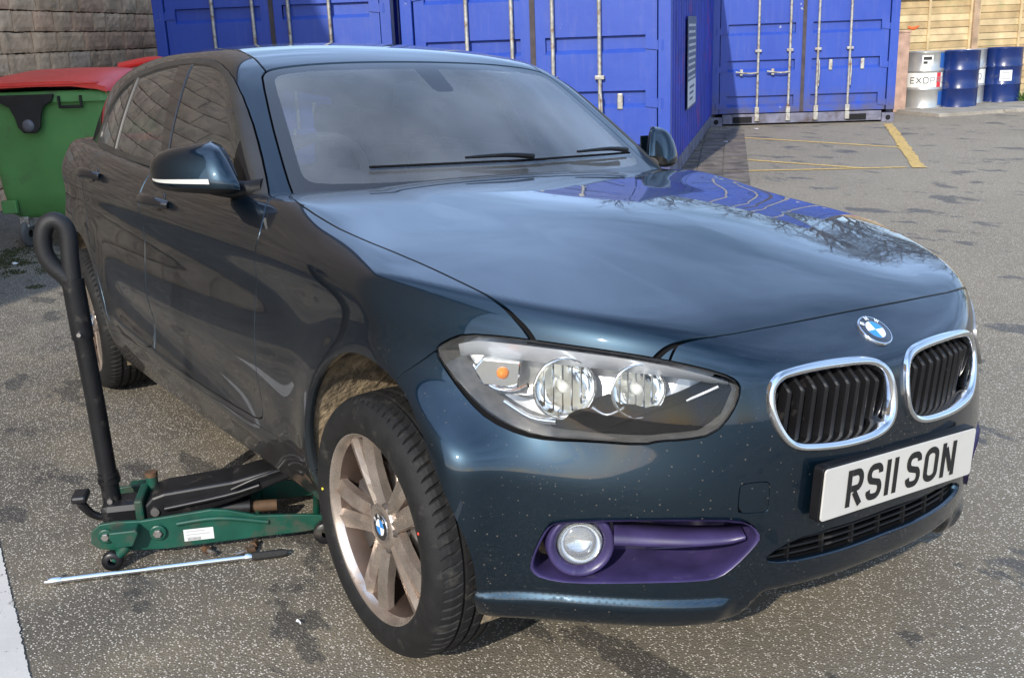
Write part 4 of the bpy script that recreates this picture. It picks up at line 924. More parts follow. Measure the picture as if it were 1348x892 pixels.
# ---------------- number plate
PM = Matrix.Translation((.774, 0, .455)) @ Matrix.Rotation(R(-1.35), 4, 'X') @ Matrix.Rotation(R(2), 4, 'Y') @ Matrix(((0, 0, 1, 0), (1, 0, 0, 0), (0, 1, 0, 0), (0, 0, 0, 1)))   # local x -> car y, local y -> up, local z -> forward
def rrect(w, h, r, n=5):
    out = []
    for cx, cy, a0 in ((w / 2 - r, h / 2 - r, 0), (-w / 2 + r, h / 2 - r, 90), (-w / 2 + r, -h / 2 + r, 180), (w / 2 - r, -h / 2 + r, 270)):
        for k in range(n + 1): a = R(a0 + 90 * k / n); out.append((cx + r * math.cos(a), cy + r * math.sin(a)))
    return out
plate = MB().prism(rrect(.526, .118, .010), -.024, PM, .002).build('number_plate', BLK, car)
plate['label'] = 'white front number plate reading RS11 SON'
MB().prism(rrect(.520, .111, .008), .004, PM @ Matrix.Translation((0, 0, .0006)), .001).build('plate_face', WHITEPL, plate)
def strip(path, w, closed=False):
    """mitred flat stroke as 2-D quads"""
    p = np.asarray(path, float); keep = [0] + [i for i in range(1, len(p)) if np.linalg.norm(p[i] - p[i - 1]) > 1e-6]
    if closed and np.linalg.norm(p[keep[-1]] - p[0]) < 1e-6: keep.pop()
    p = p[keep]; n = len(p); L, Rr = [], []
    for i in range(n):
        a = p[i - 1] if i or closed else None; b = p[(i + 1) % n] if i < n - 1 or closed else None
        d1 = (p[i] - a) / np.linalg.norm(p[i] - a) if a is not None else None; d2 = (b - p[i]) / np.linalg.norm(b - p[i]) if b is not None else None
        d1 = d2 if d1 is None else d1; d2 = d1 if d2 is None else d2
        n1, n2 = np.array([-d1[1], d1[0]]), np.array([-d2[1], d2[0]]); m = n1 + n2; m = m / np.linalg.norm(m); k = w / 2 / max(.35, m @ n1)
        L.append(p[i] + m * k); Rr.append(p[i] - m * k)
    q = [(i, (i + 1) % n) for i in range(n if closed else n - 1)]
    return [(L[i], L[j], Rr[j], Rr[i]) for i, j in q]
def arc(cx, cy, rx, ry, a0, a1, n=8): return [(cx + rx * math.cos(R(a0 + (a1 - a0) * k / n)), cy + ry * math.sin(R(a0 + (a1 - a0) * k / n))) for k in range(n + 1)]
H_, Wc, s_ = .081, .052, .0145; h2 = H_ / 2 - s_ / 2; w2 = Wc / 2 - s_ / 2
GLY = {
 'R': [[(-w2, -h2 - s_ / 2), (-w2, h2 + s_ / 2)], [(-w2 + s_ / 2, h2)] + arc(w2 - .013, h2 - .0175, .013, .0175, 90, -90) + [(-w2 + s_ / 2, h2 - .035)], [(-.002, h2 - .035 - s_ / 2), (w2 + .001, -h2 - s_ / 2)]],
 'S': [[(w2, h2 - .016)] + arc(w2 - .013, h2 - .013, .013, .013, 10, 90, 4) + arc(-w2 + .014, h2 - .016, .014, .016, 90, 240, 7) + arc(w2 - .014, -h2 + .0165, .014, .0165, 55, -90, 7) + arc(-w2 + .013, -h2 + .013, .013, .013, -90, -190, 4) + [(-w2, -h2 + .016)]],
 '1': [[(0, -h2 - s_ / 2), (0, h2 + s_ / 2)]],
 'O': [arc(0, h2 - .014, w2, .014, 0, 180, 10) + arc(0, -h2 + .014, w2, .014, 180, 360, 10)],
 'N': [[(-w2, -h2 - s_ / 2), (-w2, h2 + s_ / 2)], [(w2, -h2 - s_ / 2), (w2, h2 + s_ / 2)], [(-w2 + s_ * .45, h2 + s_ / 2 - .012), (w2 - s_ * .45, -h2 - s_ / 2 + .012)]],
}
def letters(text, adv, gap, M, mt, parent, scale=1., th=.0008, name='character'):
    ws_ = [{'1': .0145}.get(c, Wc) if c != ' ' else gap for c in text]; tot = sum(ws_) + adv * (len(text) - 1) - adv * 2 * text.count(' '); x = -tot / 2
    for c, w in zip(text, ws_):
        if c == ' ': x += w - adv; continue
        mb = MB()
        for k, st in enumerate(GLY[c]):
            for q in strip(st, s_, c == 'O'):
                P = [Vector(((x + w / 2 + a[0]) * scale, a[1] * scale, th + k * .0002)) for a in q]; mb.add([M @ p for p in P], [(0, 1, 2, 3)])
        mb.build(name, mt, parent); x += w + adv
letters('RS11 SON', .0115, .030, PM @ Matrix.Translation((0, 0, .0048)), INK, plate)
# ---------------- badge
def badge(M, r, parent, mk):
    b = MB().lathe([(r, -.004), (r, .002), (r * .97, .0035), (r * .93, .0030)], 40, M).build('badge', CHROME, parent)
    MB().lathe([(r * .935, .0025), (r * .66, .0032), (r * .60, .0034)], 40, M).build('badge_ring', mk[0], b)
    MB().lathe([(r * .605, .0036), (r * .575, .0036)], 40, M).build('badge_inner_ring', CHROME, b)
    for k in range(4):
        pts = [(0, 0)] + arc(0, 0, r * .575, r * .575, 90 * k, 90 * k + 90, 10)
        MB().add([M @ Vector((p[0], p[1], .0038)) for p in pts], [tuple(range(len(pts)))]).build('badge_quarter', mk[1 if k % 2 else 2], b)
    LET = {'B': [[(-.4, -.5), (-.4, .5)], [(-.4, .42), (.15, .42), (.3, .25), (.15, .04), (-.4, .04)], [(-.4, -.42), (.2, -.42), (.38, -.2), (.2, .02)]], 'M': [[(-.45, -.5), (-.38, .5), (0, -.3), (.38, .5), (.45, -.5)]], 'W': [[(-.5, .5), (-.25, -.5), (0, .4), (.25, -.5), (.5, .5)]]}
    for ch, ang in (('B', 138), ('M', 90), ('W', 42)):
        cM = M @ Matrix.Rotation(R(ang - 90), 4, 'Z') @ Matrix.Translation((0, r * .79, .0046)); mb = MB()
        for k, st in enumerate(LET[ch]):
            for q in strip(np.array(st) * r * .24, r * .05): mb.add([cM @ Vector((p[0], p[1], k * .00015)) for p in q], [(0, 1, 2, 3)])
        mb.build('badge_letter', mk[1], b)
    return b
BMK = [mat('badge_black', (.01, .01, .012), .15, coat=1), mat('badge_white', (.85, .85, .85), .2, coat=1), mat('badge_blue', (.02, .23, .62), .2, coat=1)]
bp_ = on_low([(.685, 0, .752)])[0]; bn = grad(F_low, bp_[None])[0]
badge(frame(Vector(bp_) + Vector(bn).normalized() * .002, (0, 1, 0), bn), .041, car, BMK)
# ---------------- wheels
TYRE = mat('tyre_rubber', (.011, .011, .011), .68, spec=.35, var=.25, vscale=30, bump=.15, bscale=220, dirt=((.045, .042, .036), .14, 22))
RIM = mat('dusty_alloy', (.56, .48, .415), .27, .85, var=.25, vscale=14, dirt=((.15, .09, .06), .27, 9)); RIMD = mat('brake_dust', (.075, .05, .038), .6, .3, var=.4, vscale=9)
DISC = mat('brake_disc', (.35, .34, .33), .35, 1., dirt=((.16, .08, .04), .35, 20)); CAST = mat('cast_iron', (.06, .05, .045), .8, var=.3)
def wheel(name, M):
    w = empty(name); w.parent = car; w.matrix_local = M; I = Matrix.Identity(4)
    TR = .311
    prof = [(.2215, -.010), (.226, .000), (.234, .0055), (.246, .0085), (.262, .0100), (.278, .0075), (.290, .001), (.2985, -.008), (.3045, -.018), (.3085, -.028), (TR - .001, -.040), (TR, -.052), (TR - .007, -.0535), (TR - .007, -.0605), (TR, -.062), (TR + .0008, -.075), (TR + .0008, -.084), (TR - .007, -.0855), (TR - .007, -.0935), (TR + .0008, -.095), (TR + .0008, -.112), (TR - .007, -.1135), (TR - .007, -.1215), (TR + .0008, -.123), (TR, -.136), (TR - .007, -.1375), (TR - .007, -.1445), (TR, -.146), (TR - .002, -.160), (.3045, -.176), (.297, -.188), (.280, -.200), (.255, -.204), (.232, -.200), (.2215, -.190)]
    n = 468; rings = []
    for r, h in prof:
        rg = []
        for k in range(n):
            rr = r
            sh = (-.056 < h < -.012 or -.165 < h < -.144)
            if sh and h != -.052 and k % 6 == 0: rr -= .006
            if (-.114 < h < -.062) and r > TR and k % 9 == 0: rr -= .005
            a = 2 * math.pi * (k - h * 70) / n
            rg.append((rr * math.cos(a), rr * math.sin(a), h))
        rings.append(rg)
    i0, i1 = 7, 30; MB().ring(rings[:i0 + 1], cap=False).ring(rings[i0:i1 + 1], cap=False, smooth=False).ring(rings[i1:], cap=False).build('tyre', TYRE, w)
    t = [x for x in w.children if x.name.startswith('tyre')][0]
    for nm, a, rr, mt in (('red_dot', 12, .252, mat('red_dot', (.55, .05, .03), .6)), ('yellow_dot', 168, .247, mat('yellow_dot', (.75, .6, .05), .6))):
        q = Matrix.Translation((rr * math.cos(R(a)), rr * math.sin(R(a)), .0102)); MB().lathe([(.0035, -.002), (.0035, .0005), (.0001, .0006)], 12, q).build(nm, mt, t)
    rim = MB().lathe([(.2275, -.008), (.2290, -.002), (.2270, .0005), (.2225, -.002), (.2170, -.010), (.2120, -.022)], 96)
    for k in range(5):
        for s in (-1, 1):
            ph = R(90 + 72 * k + 14); st = []
            for t_, in ((0.,), (.12,), (.35,), (.6,), (.85,), (1.,)):
                r = .040 + t_ * .178; a = ph + s * R(9.5 + 6.8 * t_) if False else ph + s * (math.asin(min(.9, .0175 / r)) * (1 - t_ * .5) + R(8.5) * t_ ** .9)
                wd = (.019 + .008 * t_); zt = -.030 + .010 * math.sin(t_ * 2.2) + .004 * t_; dz = .030 - .010 * t_
                c, sn = math.cos(a), math.sin(a); tx, ty = -sn, c; sk = -s * wd * .35
                st.append([(r * c + tx * o, r * sn + ty * o, zt + z_) for o, z_ in ((-wd, -dz), (-wd * .92, -.006), (sk, .0035), (wd * .92, -.006), (wd, -dz))])
            rim.ring(st, smooth=False)
    rim.lathe([(.058, -.05), (.058, -.030), (.054, -.024), (.040, -.021), (.036, -.026), (.034, -.026)], 40)
    rim = rim.build('rim', RIM, w)
    MB().lathe([(.2120, -.022), (.2060, -.035), (.2020, -.060), (.2000, -.11), (.2040, -.165), (.2150, -.180), (.2240, -.190)], 72).build('rim_barrel', RIMD, w)
    for k in range(5):
        a = R(90 + 72 * k + 14 + 36); MB().lathe([(.010, -.040), (.010, -.030), (.006, -.028), (.0001, -.030)], 6, Matrix.Translation((.054 * math.cos(a), .054 * math.sin(a), .004))).build('wheel_bolt', CAST, w)
    badge(Matrix.Translation((0, 0, -.024)), .034, w, BMK)
    MB().lathe([(.060, -.06), (.145, -.062), (.145, -.082), (.06, -.084)], 48).build('brake_disc', DISC, w)
    mb = MB()
    rings = [[(r * math.cos(a), r * math.sin(a), h) for r, h in ((.085, -.045), (.158, -.045), (.165, -.06), (.165, -.10), (.085, -.10))] for a in np.linspace(R(150), R(215), 9)]
    mb.ring(rings).build('brake_caliper', CAST, w)
    MB().lathe([(.07, -.055), (.07, -.12), (.03, -.13), (.03, -.30)], 20).build('hub', CAST, w)
    return w
BI = BODY.inverted()
def wheel_matrix(c, side, camber, spin):
    ax = Vector((0, side * math.cos(camber), math.sin(camber))); return BI @ frame(c, (1, 0, 0), ax) @ Matrix.Rotation(R(spin), 4, 'Z')
w1 = wheel('front_wheel', wheel_matrix((0, -.860, .366), -1, .019, 8)); w1['label'] = 'hanging front alloy wheel brown with brake dust'
w2_ = wheel('rear_wheel', wheel_matrix((-2.69, -.865, .311), -1, -.03, 40))
for c, nm in (((0, .86, .311), 'front_wheel'), ((-2.69, .865, .311), 'rear_wheel')):
    cp = copy_tree(w1 if nm[0] == 'f' else w2_, car); cp.name = nm; cp.matrix_local = wheel_matrix(c, 1, .01, 20)
    if 'label' in cp: del cp['label']
# ---------------- suspension leg and underbody
MB().tube([(.0, -.70, .25), (-.02, -.60, .45), (-.03, -.56, .72)], [.03, .028, .05], 14).build('suspension_strut', CAST, car)
MB().box((-2.9, -.62, .175), (.45, .62, .26), ch=.02).build('underbody', BLKM, car)
MB().box((-.62, -.74, .150), (-.50, -.66, .19), ch=.006).build('jacking_block', BLK, car)
# ---------------- wipers
def ws_pt(y, z, d=.006):
    P = project(F_cab, np.array([[-.75 - .3 * y * y, y, z]]), 8); g = grad(F_cab, P)[0]; return Vector(P[0]) + Vector(g).normalized() * d
for ys, yp in (((-.44, .16), .10), ((.02, .60), .56)):
    wp = empty('wiper'); wp.parent = car
    yy = np.linspace(*ys, 9); P = [ws_pt(y, 0.992 + .006 * math.sin((y - ys[0]) / (ys[1] - ys[0]) * math.pi), .012) for y in yy]
    MB().tube(P, .0042, 6).build('wiper_blade', BLKM, wp)
    MB().tube([ws_pt(yp, .985, .030), ws_pt(yp - .10, 1.000, .034), (P[4] + Vector((0, 0, .016)))], [.010, .007, .004], 8, sub=4).build('wiper_arm', BLK, wp)
# ---------------- interior
SEATL = empty('front_seat'); SEATL.parent = car
def rbox(lo, hi, ch): return MB().box(lo, hi, None, ch)
rbox((-.26, -.25, .20), (.28, .25, .42), .06).build('seat_cushion', CLOTH, SEATL)
Mb = Matrix.Translation((-.27, 0, .34)) @ Matrix.Rotation(R(-20), 4, 'Y')
MB().box((-.08, -.24, 0), (.07, .24, .60), Mb, .06).build('seat_back', CLOTH, SEATL)
MB().box((-.045, -.125, .63), (.05, .125, .81), Mb, .045).build('headrest', CLOTH, SEATL)
for y in (-.05, .05): MB().cyl(Mb @ Vector((0, y, .58)), Mb @ Vector((0, y, .66)), .006, 8).build('headrest_post', SATIN, SEATL)
SEATL.location = (-1.72, -.36, .08)
s2 = copy_tree(SEATL, car); s2.location = (-1.72, .36, .08)
rs = empty('rear_seat'); rs.parent = car
MB().box((-2.75, -.62, .72), (-2.55, .62, 1.06), None, .06).build('rear_seat_back', CLOTH, rs)
for y in (-.38, .38): MB().box((-2.78, y - .12, 1.06), (-2.68, y + .12, 1.20), None, .04).build('rear_headrest', CLOTH, rs)
dsh = MB()
rg = []
for y in np.linspace(-.70, .70, 15):
    k = .06 * math.exp(-((y + .37) / .17) ** 2)
    rg.append([(-.70 - .25 * y * y, y, .93), (-.85 - .2 * y * y, y, .958), (-1.08, y, .965 + k * .4), (-1.20, y, .955 + k), (-1.24, y, .90), (-1.22, y, .70), (-.9, y, .60)])
dsh.ring(rg, close_u=False).build('dashboard', DASH, car)
MB().prism(rrect(.20, .11, .015), .02, frame((-1.19, .02, 1.00), (0, 1, 0), (-1, 0, .15)), .003).build('display_screen', GLOSSBLK, car)
sw = empty('steering_wheel'); sw.parent = car; sw.matrix_local = frame((-1.33, -.37, .945), (0, 1, 0), (-.90, 0, .42))
MB().tube([(.182 * math.cos(a), .182 * math.sin(a), 0) for a in np.linspace(0, 2 * math.pi, 49)], .016, 10, cap=False).build('wheel_rim', mat('worn_leather', (.05, .05, .05), .45), sw)
MB().prism(rrect(.15, .12, .04), .04, Matrix.Translation((0, -.01, -.02)), .01).build('wheel_hub', DASH, sw)
for a in (0, 180, 270): MB().box((.05, -.018, -.008), (.178, .018, .008), Matrix.Rotation(R(a), 4, 'Z'), .004).build('wheel_spoke', DASH, sw)
MB().prism(rrect(.23, .065, .03), .03, frame((-1.20, .0, 1.255), (0, 1, 0), (-1, .25, -.05)), .008).build('rear_view_mirror', DASH, car)
for y, nm in ((-.32, 'sun_visor'), (.32, 'sun_visor')): MB().box((-1.47, y - .13, 1.300), (-1.36, y + .13, 1.310), None, .004).build(nm, mat('headlining_cloth', (.22, .22, .21), .95), car)
# tail lamps and rear plate, seen only from behind
for sd in (-1, 1):
    tp = on_low([(-3.42, -.70, .86), (-3.35, -.78, .86), (-3.25, -.82, .88), (-3.25, -.82, .98), (-3.36, -.77, .99), (-3.44, -.66, .98)])
    g = grad(F_low, tp); g /= np.linalg.norm(g, axis=1)[:, None]; out = tp + g * .008
    MB().ring([flipy(tp - g * .01, sd), flipy(out, sd)], cap=True).build('tail_lamp', mat('tail_lamp_red', (.35, .01, .01), .1, coat=1), car)
# ------------------------------------------------------------------ drums
def drum(name, M, body, label, rings=True):
    d = empty(name, label=label, cat='drum', group='oil drums before the fence'); d.matrix_world = M
    r, h = .297, .885; prof = [(.0001, .012), (r - .02, .012), (r, .0), (r + .006, .006), (r, .018)]
    for zc in (.305, .590): prof += [(r, zc - .022), (r + .009, zc - .008), (r + .011, zc), (r + .009, zc + .008), (r, zc + .022)]
    prof += [(r, h - .018), (r + .007, h - .008), (r + .006, h), (r - .006, h), (r - .010, h - .018), (.0001, h - .018)]
    MB().lathe(prof, 48).build('drum_body', body, d); MB().lathe([(.03, h - .018), (.03, h - .004), (.0001, h - .004)], 14, Matrix.Translation((.2, 0, 0))).build('bung', GALV, d)
    return d
DBLUE = mat('drum_blue', (.008, .024, .12), .28, var=.2, vscale=4, coat=.3, coords='World', dirt=((.08, .08, .10), .08, 7)); DSIL = mat('drum_silver', (.55, .55, .52), .32, .65, var=.1, coords='World', dirt=((.30, .26, .20), .10, 5))
def band(d, r, z0, z1, a0, a1, m, name):
    q = np.linspace(R(a0), R(a1), 26); return MB().ring([[(r * math.cos(a), r * math.sin(a), z0), (r * math.cos(a), r * math.sin(a), z1)] for a in q], close_u=False).build(name, m, d)
def dm(x, y, yaw): return Matrix.Translation((x, y, .03)) @ Matrix.Rotation(R(yaw), 4, 'Z')
LW = mat('label_white', (.72, .72, .68), .5, var=.06); LR = mat('label_red', (.60, .04, .05), .5); LB = mat('label_blue', (.03, .12, .40), .4); LK = mat('label_black', (.02, .02, .02), .5); LG = mat('label_grey', (.42, .42, .42), .5); LD = mat('lettering_grey', (.24, .24, .25), .5)
va = math.degrees(math.atan2(-1.8 - 13.5, 2 + 8.3))
D1 = drum('oil_drum', dm(-8.46, 13.55, va), DSIL, 'silver oil drum with a white EXOPRO band')
band(D1, .3005, .335, .560, -62, 66, LW, 'drum_band'); band(D1, .301, .335, .560, 40, 56, LR, 'drum_band'); band(D1, .2985, .05, .27, 50, 100, LB, 'drum_band'); band(D1, .2985, .63, .86, 50, 100, LB, 'drum_band')
GL2 = {'E': [[(.4, .5), (-.4, .5), (-.4, -.5), (.4, -.5)], [(-.33, 0), (.3, 0)]], 'X': [[(-.45, .5), (.45, -.5)], [(-.45, -.5), (-.05, -.05)], [(.05, .05), (.45, .5)]], 'O': [[(-.3, .5), (.3, .5), (.45, .35), (.45, -.35), (.3, -.5), (-.3, -.5), (-.45, -.35), (-.45, .35)]], 'P': [[(-.4, -.5), (-.4, .5), (.3, .5), (.45, .35), (.45, .1), (.3, -.03), (-.33, -.03)]], 'R': [[(-.4, -.5), (-.4, .5), (.3, .5), (.45, .35), (.45, .1), (.3, -.03), (-.33, -.03)], [(.1, -.1), (.45, -.5)]]}
def wrap_text(d, txt, r, zc, h, a0, step, mats):
    for i, ch in enumerate(txt):
        mb = MB()
        for k, st in enumerate(GL2[ch]):
            for q in strip(np.array(st) * [h * .95, h], h * .15, ch == 'O'):
                P = []
                for p in q: a = R(a0 + i * step) + p[0] / r; P.append(((r + .0004 * k) * math.cos(a), (r + .0004 * k) * math.sin(a), zc + p[1]))
                mb.add(P, [(0, 1, 2, 3)])
        mb.build('drum_lettering', mats[i], d)
wrap_text(D1, 'EXOPRO', .3025, .445, .085, -34, 20, [LK, LK, LK, LD, LD, LD])
band(D1, .2995, .68, .83, -8, 24, LW, 'drum_label'); band(D1, .3002, .76, .81, -4, 20, LK, 'drum_label_print'); band(D1, .3002, .70, .74, -4, 8, LK, 'drum_label_print')
D2 = drum('oil_drum', dm(-8.08, 13.92, va), DBLUE, 'plain blue oil drum between two silver drums')
D3 = drum('oil_drum', dm(-8.40, 14.62, va + 4), DSIL, 'silver oil drum squeezed behind two blue drums'); band(D3, .3005, .335, .560, -70, 70, LW, 'drum_band'); wrap_text(D3, 'EXOPRO', .3025, .445, .085, -62, 20, [LD] * 6)
D4 = drum('oil_drum', dm(-8.06, 15.12, va + 5), DBLUE, 'blue oil drum with a square white label'); band(D4, .3005, .36, .53, -14, 22, LW, 'drum_label'); band(D4, .3012, .47, .51, -8, 14, LG, 'drum_label_print'); band(D4, .3012, .38, .41, -8, 18, LG, 'drum_label_print')
# pinkish timber gatepost by the container
gp = empty('gatepost', label='pinkish square gatepost beside the container with an orange strap', cat='post'); GM = frame((-8.52, 12.95, 0), FD, (0, 0, 1))
MB().box((-.11, -.10, 0), (.11, .10, 1.22), GM, .012).build('post_shaft', mat('pink_timber', (.42, .27, .20), .85, var=.25, vscale=7, bump=.4, coords='World'), gp); MB().box((-.12, -.11, 1.22), (.12, .11, 1.25), GM, .006).build('post_top', MATS['pink_timber'], gp)
MB().tube([GM @ Vector(p) for p in ((.05, -.10, 1.30), (.14, -.13, 1.28), (.24, -.10, 1.31))], [.02, .028, .015], 8, sub=3).build('strap', mat('orange_strap', (.65, .13, .03), .7), gp)
# ------------------------------------------------------------------ green bin
BG = mat('bin_green', (.095, .260, .075), .48, var=.12, vscale=3, bump=.05, bscale=200, dirt=((.10, .12, .07), .12, 4)); BR = mat('bin_red', (.74, .060, .045), .42, var=.12, vscale=3, dirt=((.45, .16, .12), .10, 5)); BB = mat('bin_black', (.015, .015, .015), .45, var=.3)
BM = frame((-6.64, -.50, 0), T3, (0, 0, 1)); binr = empty('wheelie_bin', label='green wheeled waste bin with a red lid', cat='bin')
def bx_ring(x0, x1, y0, y1, z, r=.05, n=5):
    return [BM @ Vector((p[0] + (x0 + x1) / 2, p[1] + (y0 + y1) / 2, z)) for p in rrect0(x1 - x0, y1 - y0, r, n)]
MB().ring([bx_ring(-.02, .80, .10, 1.10, .225, .10), bx_ring(-.06, .84, .06, 1.14, .26, .09), bx_ring(-.075, .855, .04, 1.16, .42, .08), bx_ring(-.10, .88, .0, 1.20, 1.09, .06)]).build('bin_body', BG, binr)
MB().ring([bx_ring(-.13, .91, -.035, 1.235, 1.085, .06), bx_ring(-.13, .91, -.035, 1.235, 1.15, .06), bx_ring(-.12, .90, -.02, 1.22, 1.165, .06), bx_ring(-.06, .84, .05, 1.15, 1.16, .05)]).build('bin_rim', BG, binr)
lid = []
for u in np.linspace(0, 1, 13):
    y = -.07 + u * 1.33; hh = 1.185 + .125 * math.sin(math.pi * min(1, .10 + u * .8)) ** .8
    lid.append([BM @ Vector((x, y, z_)) for x, z_ in ((-.155, 1.150), (-.150, 1.185), (-.09, hh - .03), (.1, hh - .004), (.385, hh), (.67, hh - .004), (.86, hh - .03), (.925, 1.185), (.93, 1.150))])
MB().ring(lid, close_u=False, smooth=True).build('bin_lid', BR, binr)
MB().ring([[q[0] for q in lid][:2] and [lid[0][k] for k in range(9)], [p + Vector((0, 0, -.0)) - W3 * .0 + Vector((0, 0, -.035)) for p in lid[0]]], close_u=False, smooth=False).build('lid_lip', BR, binr)
MB().box((.10, -.075, 1.205), (.86, .10, 1.222), BM, .006).build('lid_rib', BR, binr)
MB().tube([BM @ Vector(p) for p in ((.55, 1.0, 1.30), (.80, 1.02, 1.34), (.95, 1.02, 1.33))], .03, 8, sub=3).build('lid_hinge', BR, binr)
lk = MB().prism([(-.22, 0), (.22, 0), (.20, -.05), (.13, -.09), (.10, -.16), (.085, -.235), (.05, -.275), (-.05, -.275), (-.085, -.235), (-.10, -.16), (-.13, -.09), (-.20, -.05)], .025, BM @ frame((.30, -.040, 1.145), (1, 0, 0), (0, -1, 0)), .006).build('lock_bracket', BB, binr)
MB().lathe([(.045, 0), (.042, .012), (.015, .016), (.0001, .016)], 20, BM @ frame((.30, -.066, .925), (1, 0, 0), (0, -1, 0))).build('lock_barrel', mat('lock_grey', (.12, .12, .13), .35), lk)
hx = MB().box((.545, -.060, 1.040), (.725, -.036, 1.062), BM, .005).build('bin_handle', BB, binr)
for x0 in (.545, .711): MB().box((x0, -.060, 1.062), (x0 + .014, -.036, 1.13), BM, .003).build('handle_bracket', BB, hx)
MB().box((-.06, -.0, .27), (.06, .04, .37), BM, .008).build('foot_pedal', BG, binr)
for x, y in ((.06, .10), (.72, .10), (.06, 1.08), (.72, 1.08)):
    ca = MB().box((x - .035, y - .03, .150), (x + .035, y + .05, .235), BM, .008).build('castor_fork', GALV, binr)
    wm = BM @ frame((x - .022, y, .10), (0, 1, 0), (1, 0, 0)); MB().lathe([(.03, 0), (.085, .0), (.098, .008), (.10, .022), (.098, .036), (.085, .044), (.03, .044)], 28, wm).build('castor_wheel', mat('castor_grey', (.13, .12, .11), .8, var=.3), ca)
# ------------------------------------------------------------------ trolley jack
JG = mat('jack_green', (.006, .062, .040), .42, var=.25, vscale=12, coords='World', dirt=((.045, .05, .035), .26, 14)); JK = mat('jack_black', (.009, .009, .010), .36, var=.3, vscale=15, dirt=((.06, .05, .04), .12, 16)); RUST = mat('rusty_steel', (.12, .075, .045), .75, .3, var=.4, vscale=30, dirt=((.12, .06, .03), .4, 30)); STEEL = mat('bright_steel', (.36, .34, .32), .42, .85, var=.25, vscale=20, dirt=((.10, .07, .05), .25, 40))
JM = frame((-1.08, -1.195, 0), (.415, .91, 0), (0, 0, 1)); jack = empty('trolley_jack', label='green trolley jack with an upright black handle under the car sill', cat='jack')
PL = [(-.045, .075), (-.040, .110), (-.015, .130), (.03, .133), (.10, .128), (.22, .135), (.30, .140), (.345, .133), (.43, .105), (.58, .090), (.63, .080), (.645, .060), (.63, .040), (.56, .035), (.40, .034), (.16, .030), (.03, .040), (-.025, .052)]
for yb, nm in ((-.135, 'side_plate'), (.123, 'side_plate')):
    sp_ = MB().prism(PL, .012, JM @ frame((0, yb + .012, 0), (1, 0, 0), (0, -1, 0)), .003).build(nm, JG, jack)
    s = -1 if yb < 0 else 1; yo = yb - .004 if yb < 0 else yb + .016
    MB().tube([JM @ Vector(p) for p in ((.20, yo, .108), (.32, yo, .112), (.46, yo, .082))], .007, 8, sub=4).build('pressed_rib', JG, sp_)
    for x, z_, r_ in ((.00, .095, .022), (.145, .088, .024)):
        MB().lathe([(r_, 0), (r_, .005), (r_ * .85, .007), (.0001, .007)], 18, JM @ frame((x, yo, z_), (1, 0, 0), (0, s, 0)), smooth=False).build('pivot_washer', JG, sp_); MB().lathe([(r_ * .55, .006), (r_ * .55, .014), (r_ * .45, .016), (.0001, .016)], 6, JM @ frame((x, yo, z_), (1, 0, 0), (0, s, 0)), smooth=False).build('pivot_bolt', STEEL, sp_)
    # swivel castor on its bracket
    br = MB().prism([(-.035, 0), (.04, 0), (.045, -.012), (.025, -.05), (-.02, -.05), (-.036, -.02)], .05 * -s, JM @ frame((.055, yo, .125), (1, 0, 0), (0, -1, 0)), .004).build('castor_bracket', JG, sp_)
    MB().cyl(JM @ Vector((.06, yo + s * .028, .070)), JM @ Vector((.06, yo + s * .028, .108)), .013, 12).build('castor_pin', RUST, br)
    MB().tube([JM @ Vector(p) for p in ((.06, yo + s * .028, .072), (.045, yo + s * .030, .055), (.018, yo + s * .030, .030))], [.018, .016, .012], 8).build('castor_arm', JG, br)
    MB().lathe([(.012, -.014), (.026, -.014), (.030, -.008), (.030, .008), (.026, .014), (.012, .014)], 22, JM @ frame((.015, yo + s * .030, .030), (1, 0, 0), (0, 1, 0))).build('castor_roller', JK, br)
    MB().lathe([(.012, -.016), (.032, -.016), (.036, -.010), (.036, .010), (.032, .016), (.012, .016)], 24, JM @ frame((.625, yb + .006 + s * .026, .037), (1, 0, 0), (0, 1, 0))).build('front_roller', JK, sp_)
MB().box((.215, -.1356, .048), (.30, -.1352, .085), JM).build('rating_sticker', mat('sticker_white', (.62, .62, .60), .4, var=.08), jack)
for j, (x0, x1) in enumerate(((.222, .275), (.222, .29), (.222, .262))): MB().box((x0, -.1361, .076 - j * .010), (x1, -.1358, .080 - j * .010), JM).build('sticker_print', LG, jack)
for k in range(11): MB().box((.225 + k * .0035, -.1361, .0495), (.2265 + k * .0035, -.1358, .056), JM).build('sticker_barcode', LK, jack)
for x, r_ in ((.02, .016), (.60, .012), (.42, .010)): MB().cyl(JM @ Vector((x, -.12, .075 if x < .1 else .055)), JM @ Vector((x, .12, .075 if x < .1 else .055)), r_, 12).build('cross_shaft', JG, jack)
MB().cyl(JM @ Vector((.06, .0, .095)), JM @ Vector((.40, .0, .075)), .036, 18).build('ram_cylinder', JK, jack); MB().cyl(JM @ Vector((.40, 0, .075)), JM @ Vector((.48, 0, .072)), .018, 14).build('ram_piston', RUST, jack)
MB().prism([(.10, .085), (.10, .140), (.125, .165), (.16, .175), (.36, .190), (.52, .222), (.55, .215), (.55, .185), (.36, .125), (.20, .085)], .124, JM @ frame((0, .062, 0), (1, 0, 0), (0, -1, 0)), .008).build('lift_arm', JK, jack)
MB().tube([JM @ Vector(p) for p in ((.16, -.068, .128), (.34, -.068, .150), (.44, -.068, .172))], .008, 8, sub=3).build('arm_rib', JK, jack); MB().lathe([(.013, 0), (.013, .006), (.0001, .006)], 12, JM @ frame((.13, -.063, .120), (1, 0, 0), (0, -1, 0)), smooth=False).build('arm_bolt', STEEL, jack)
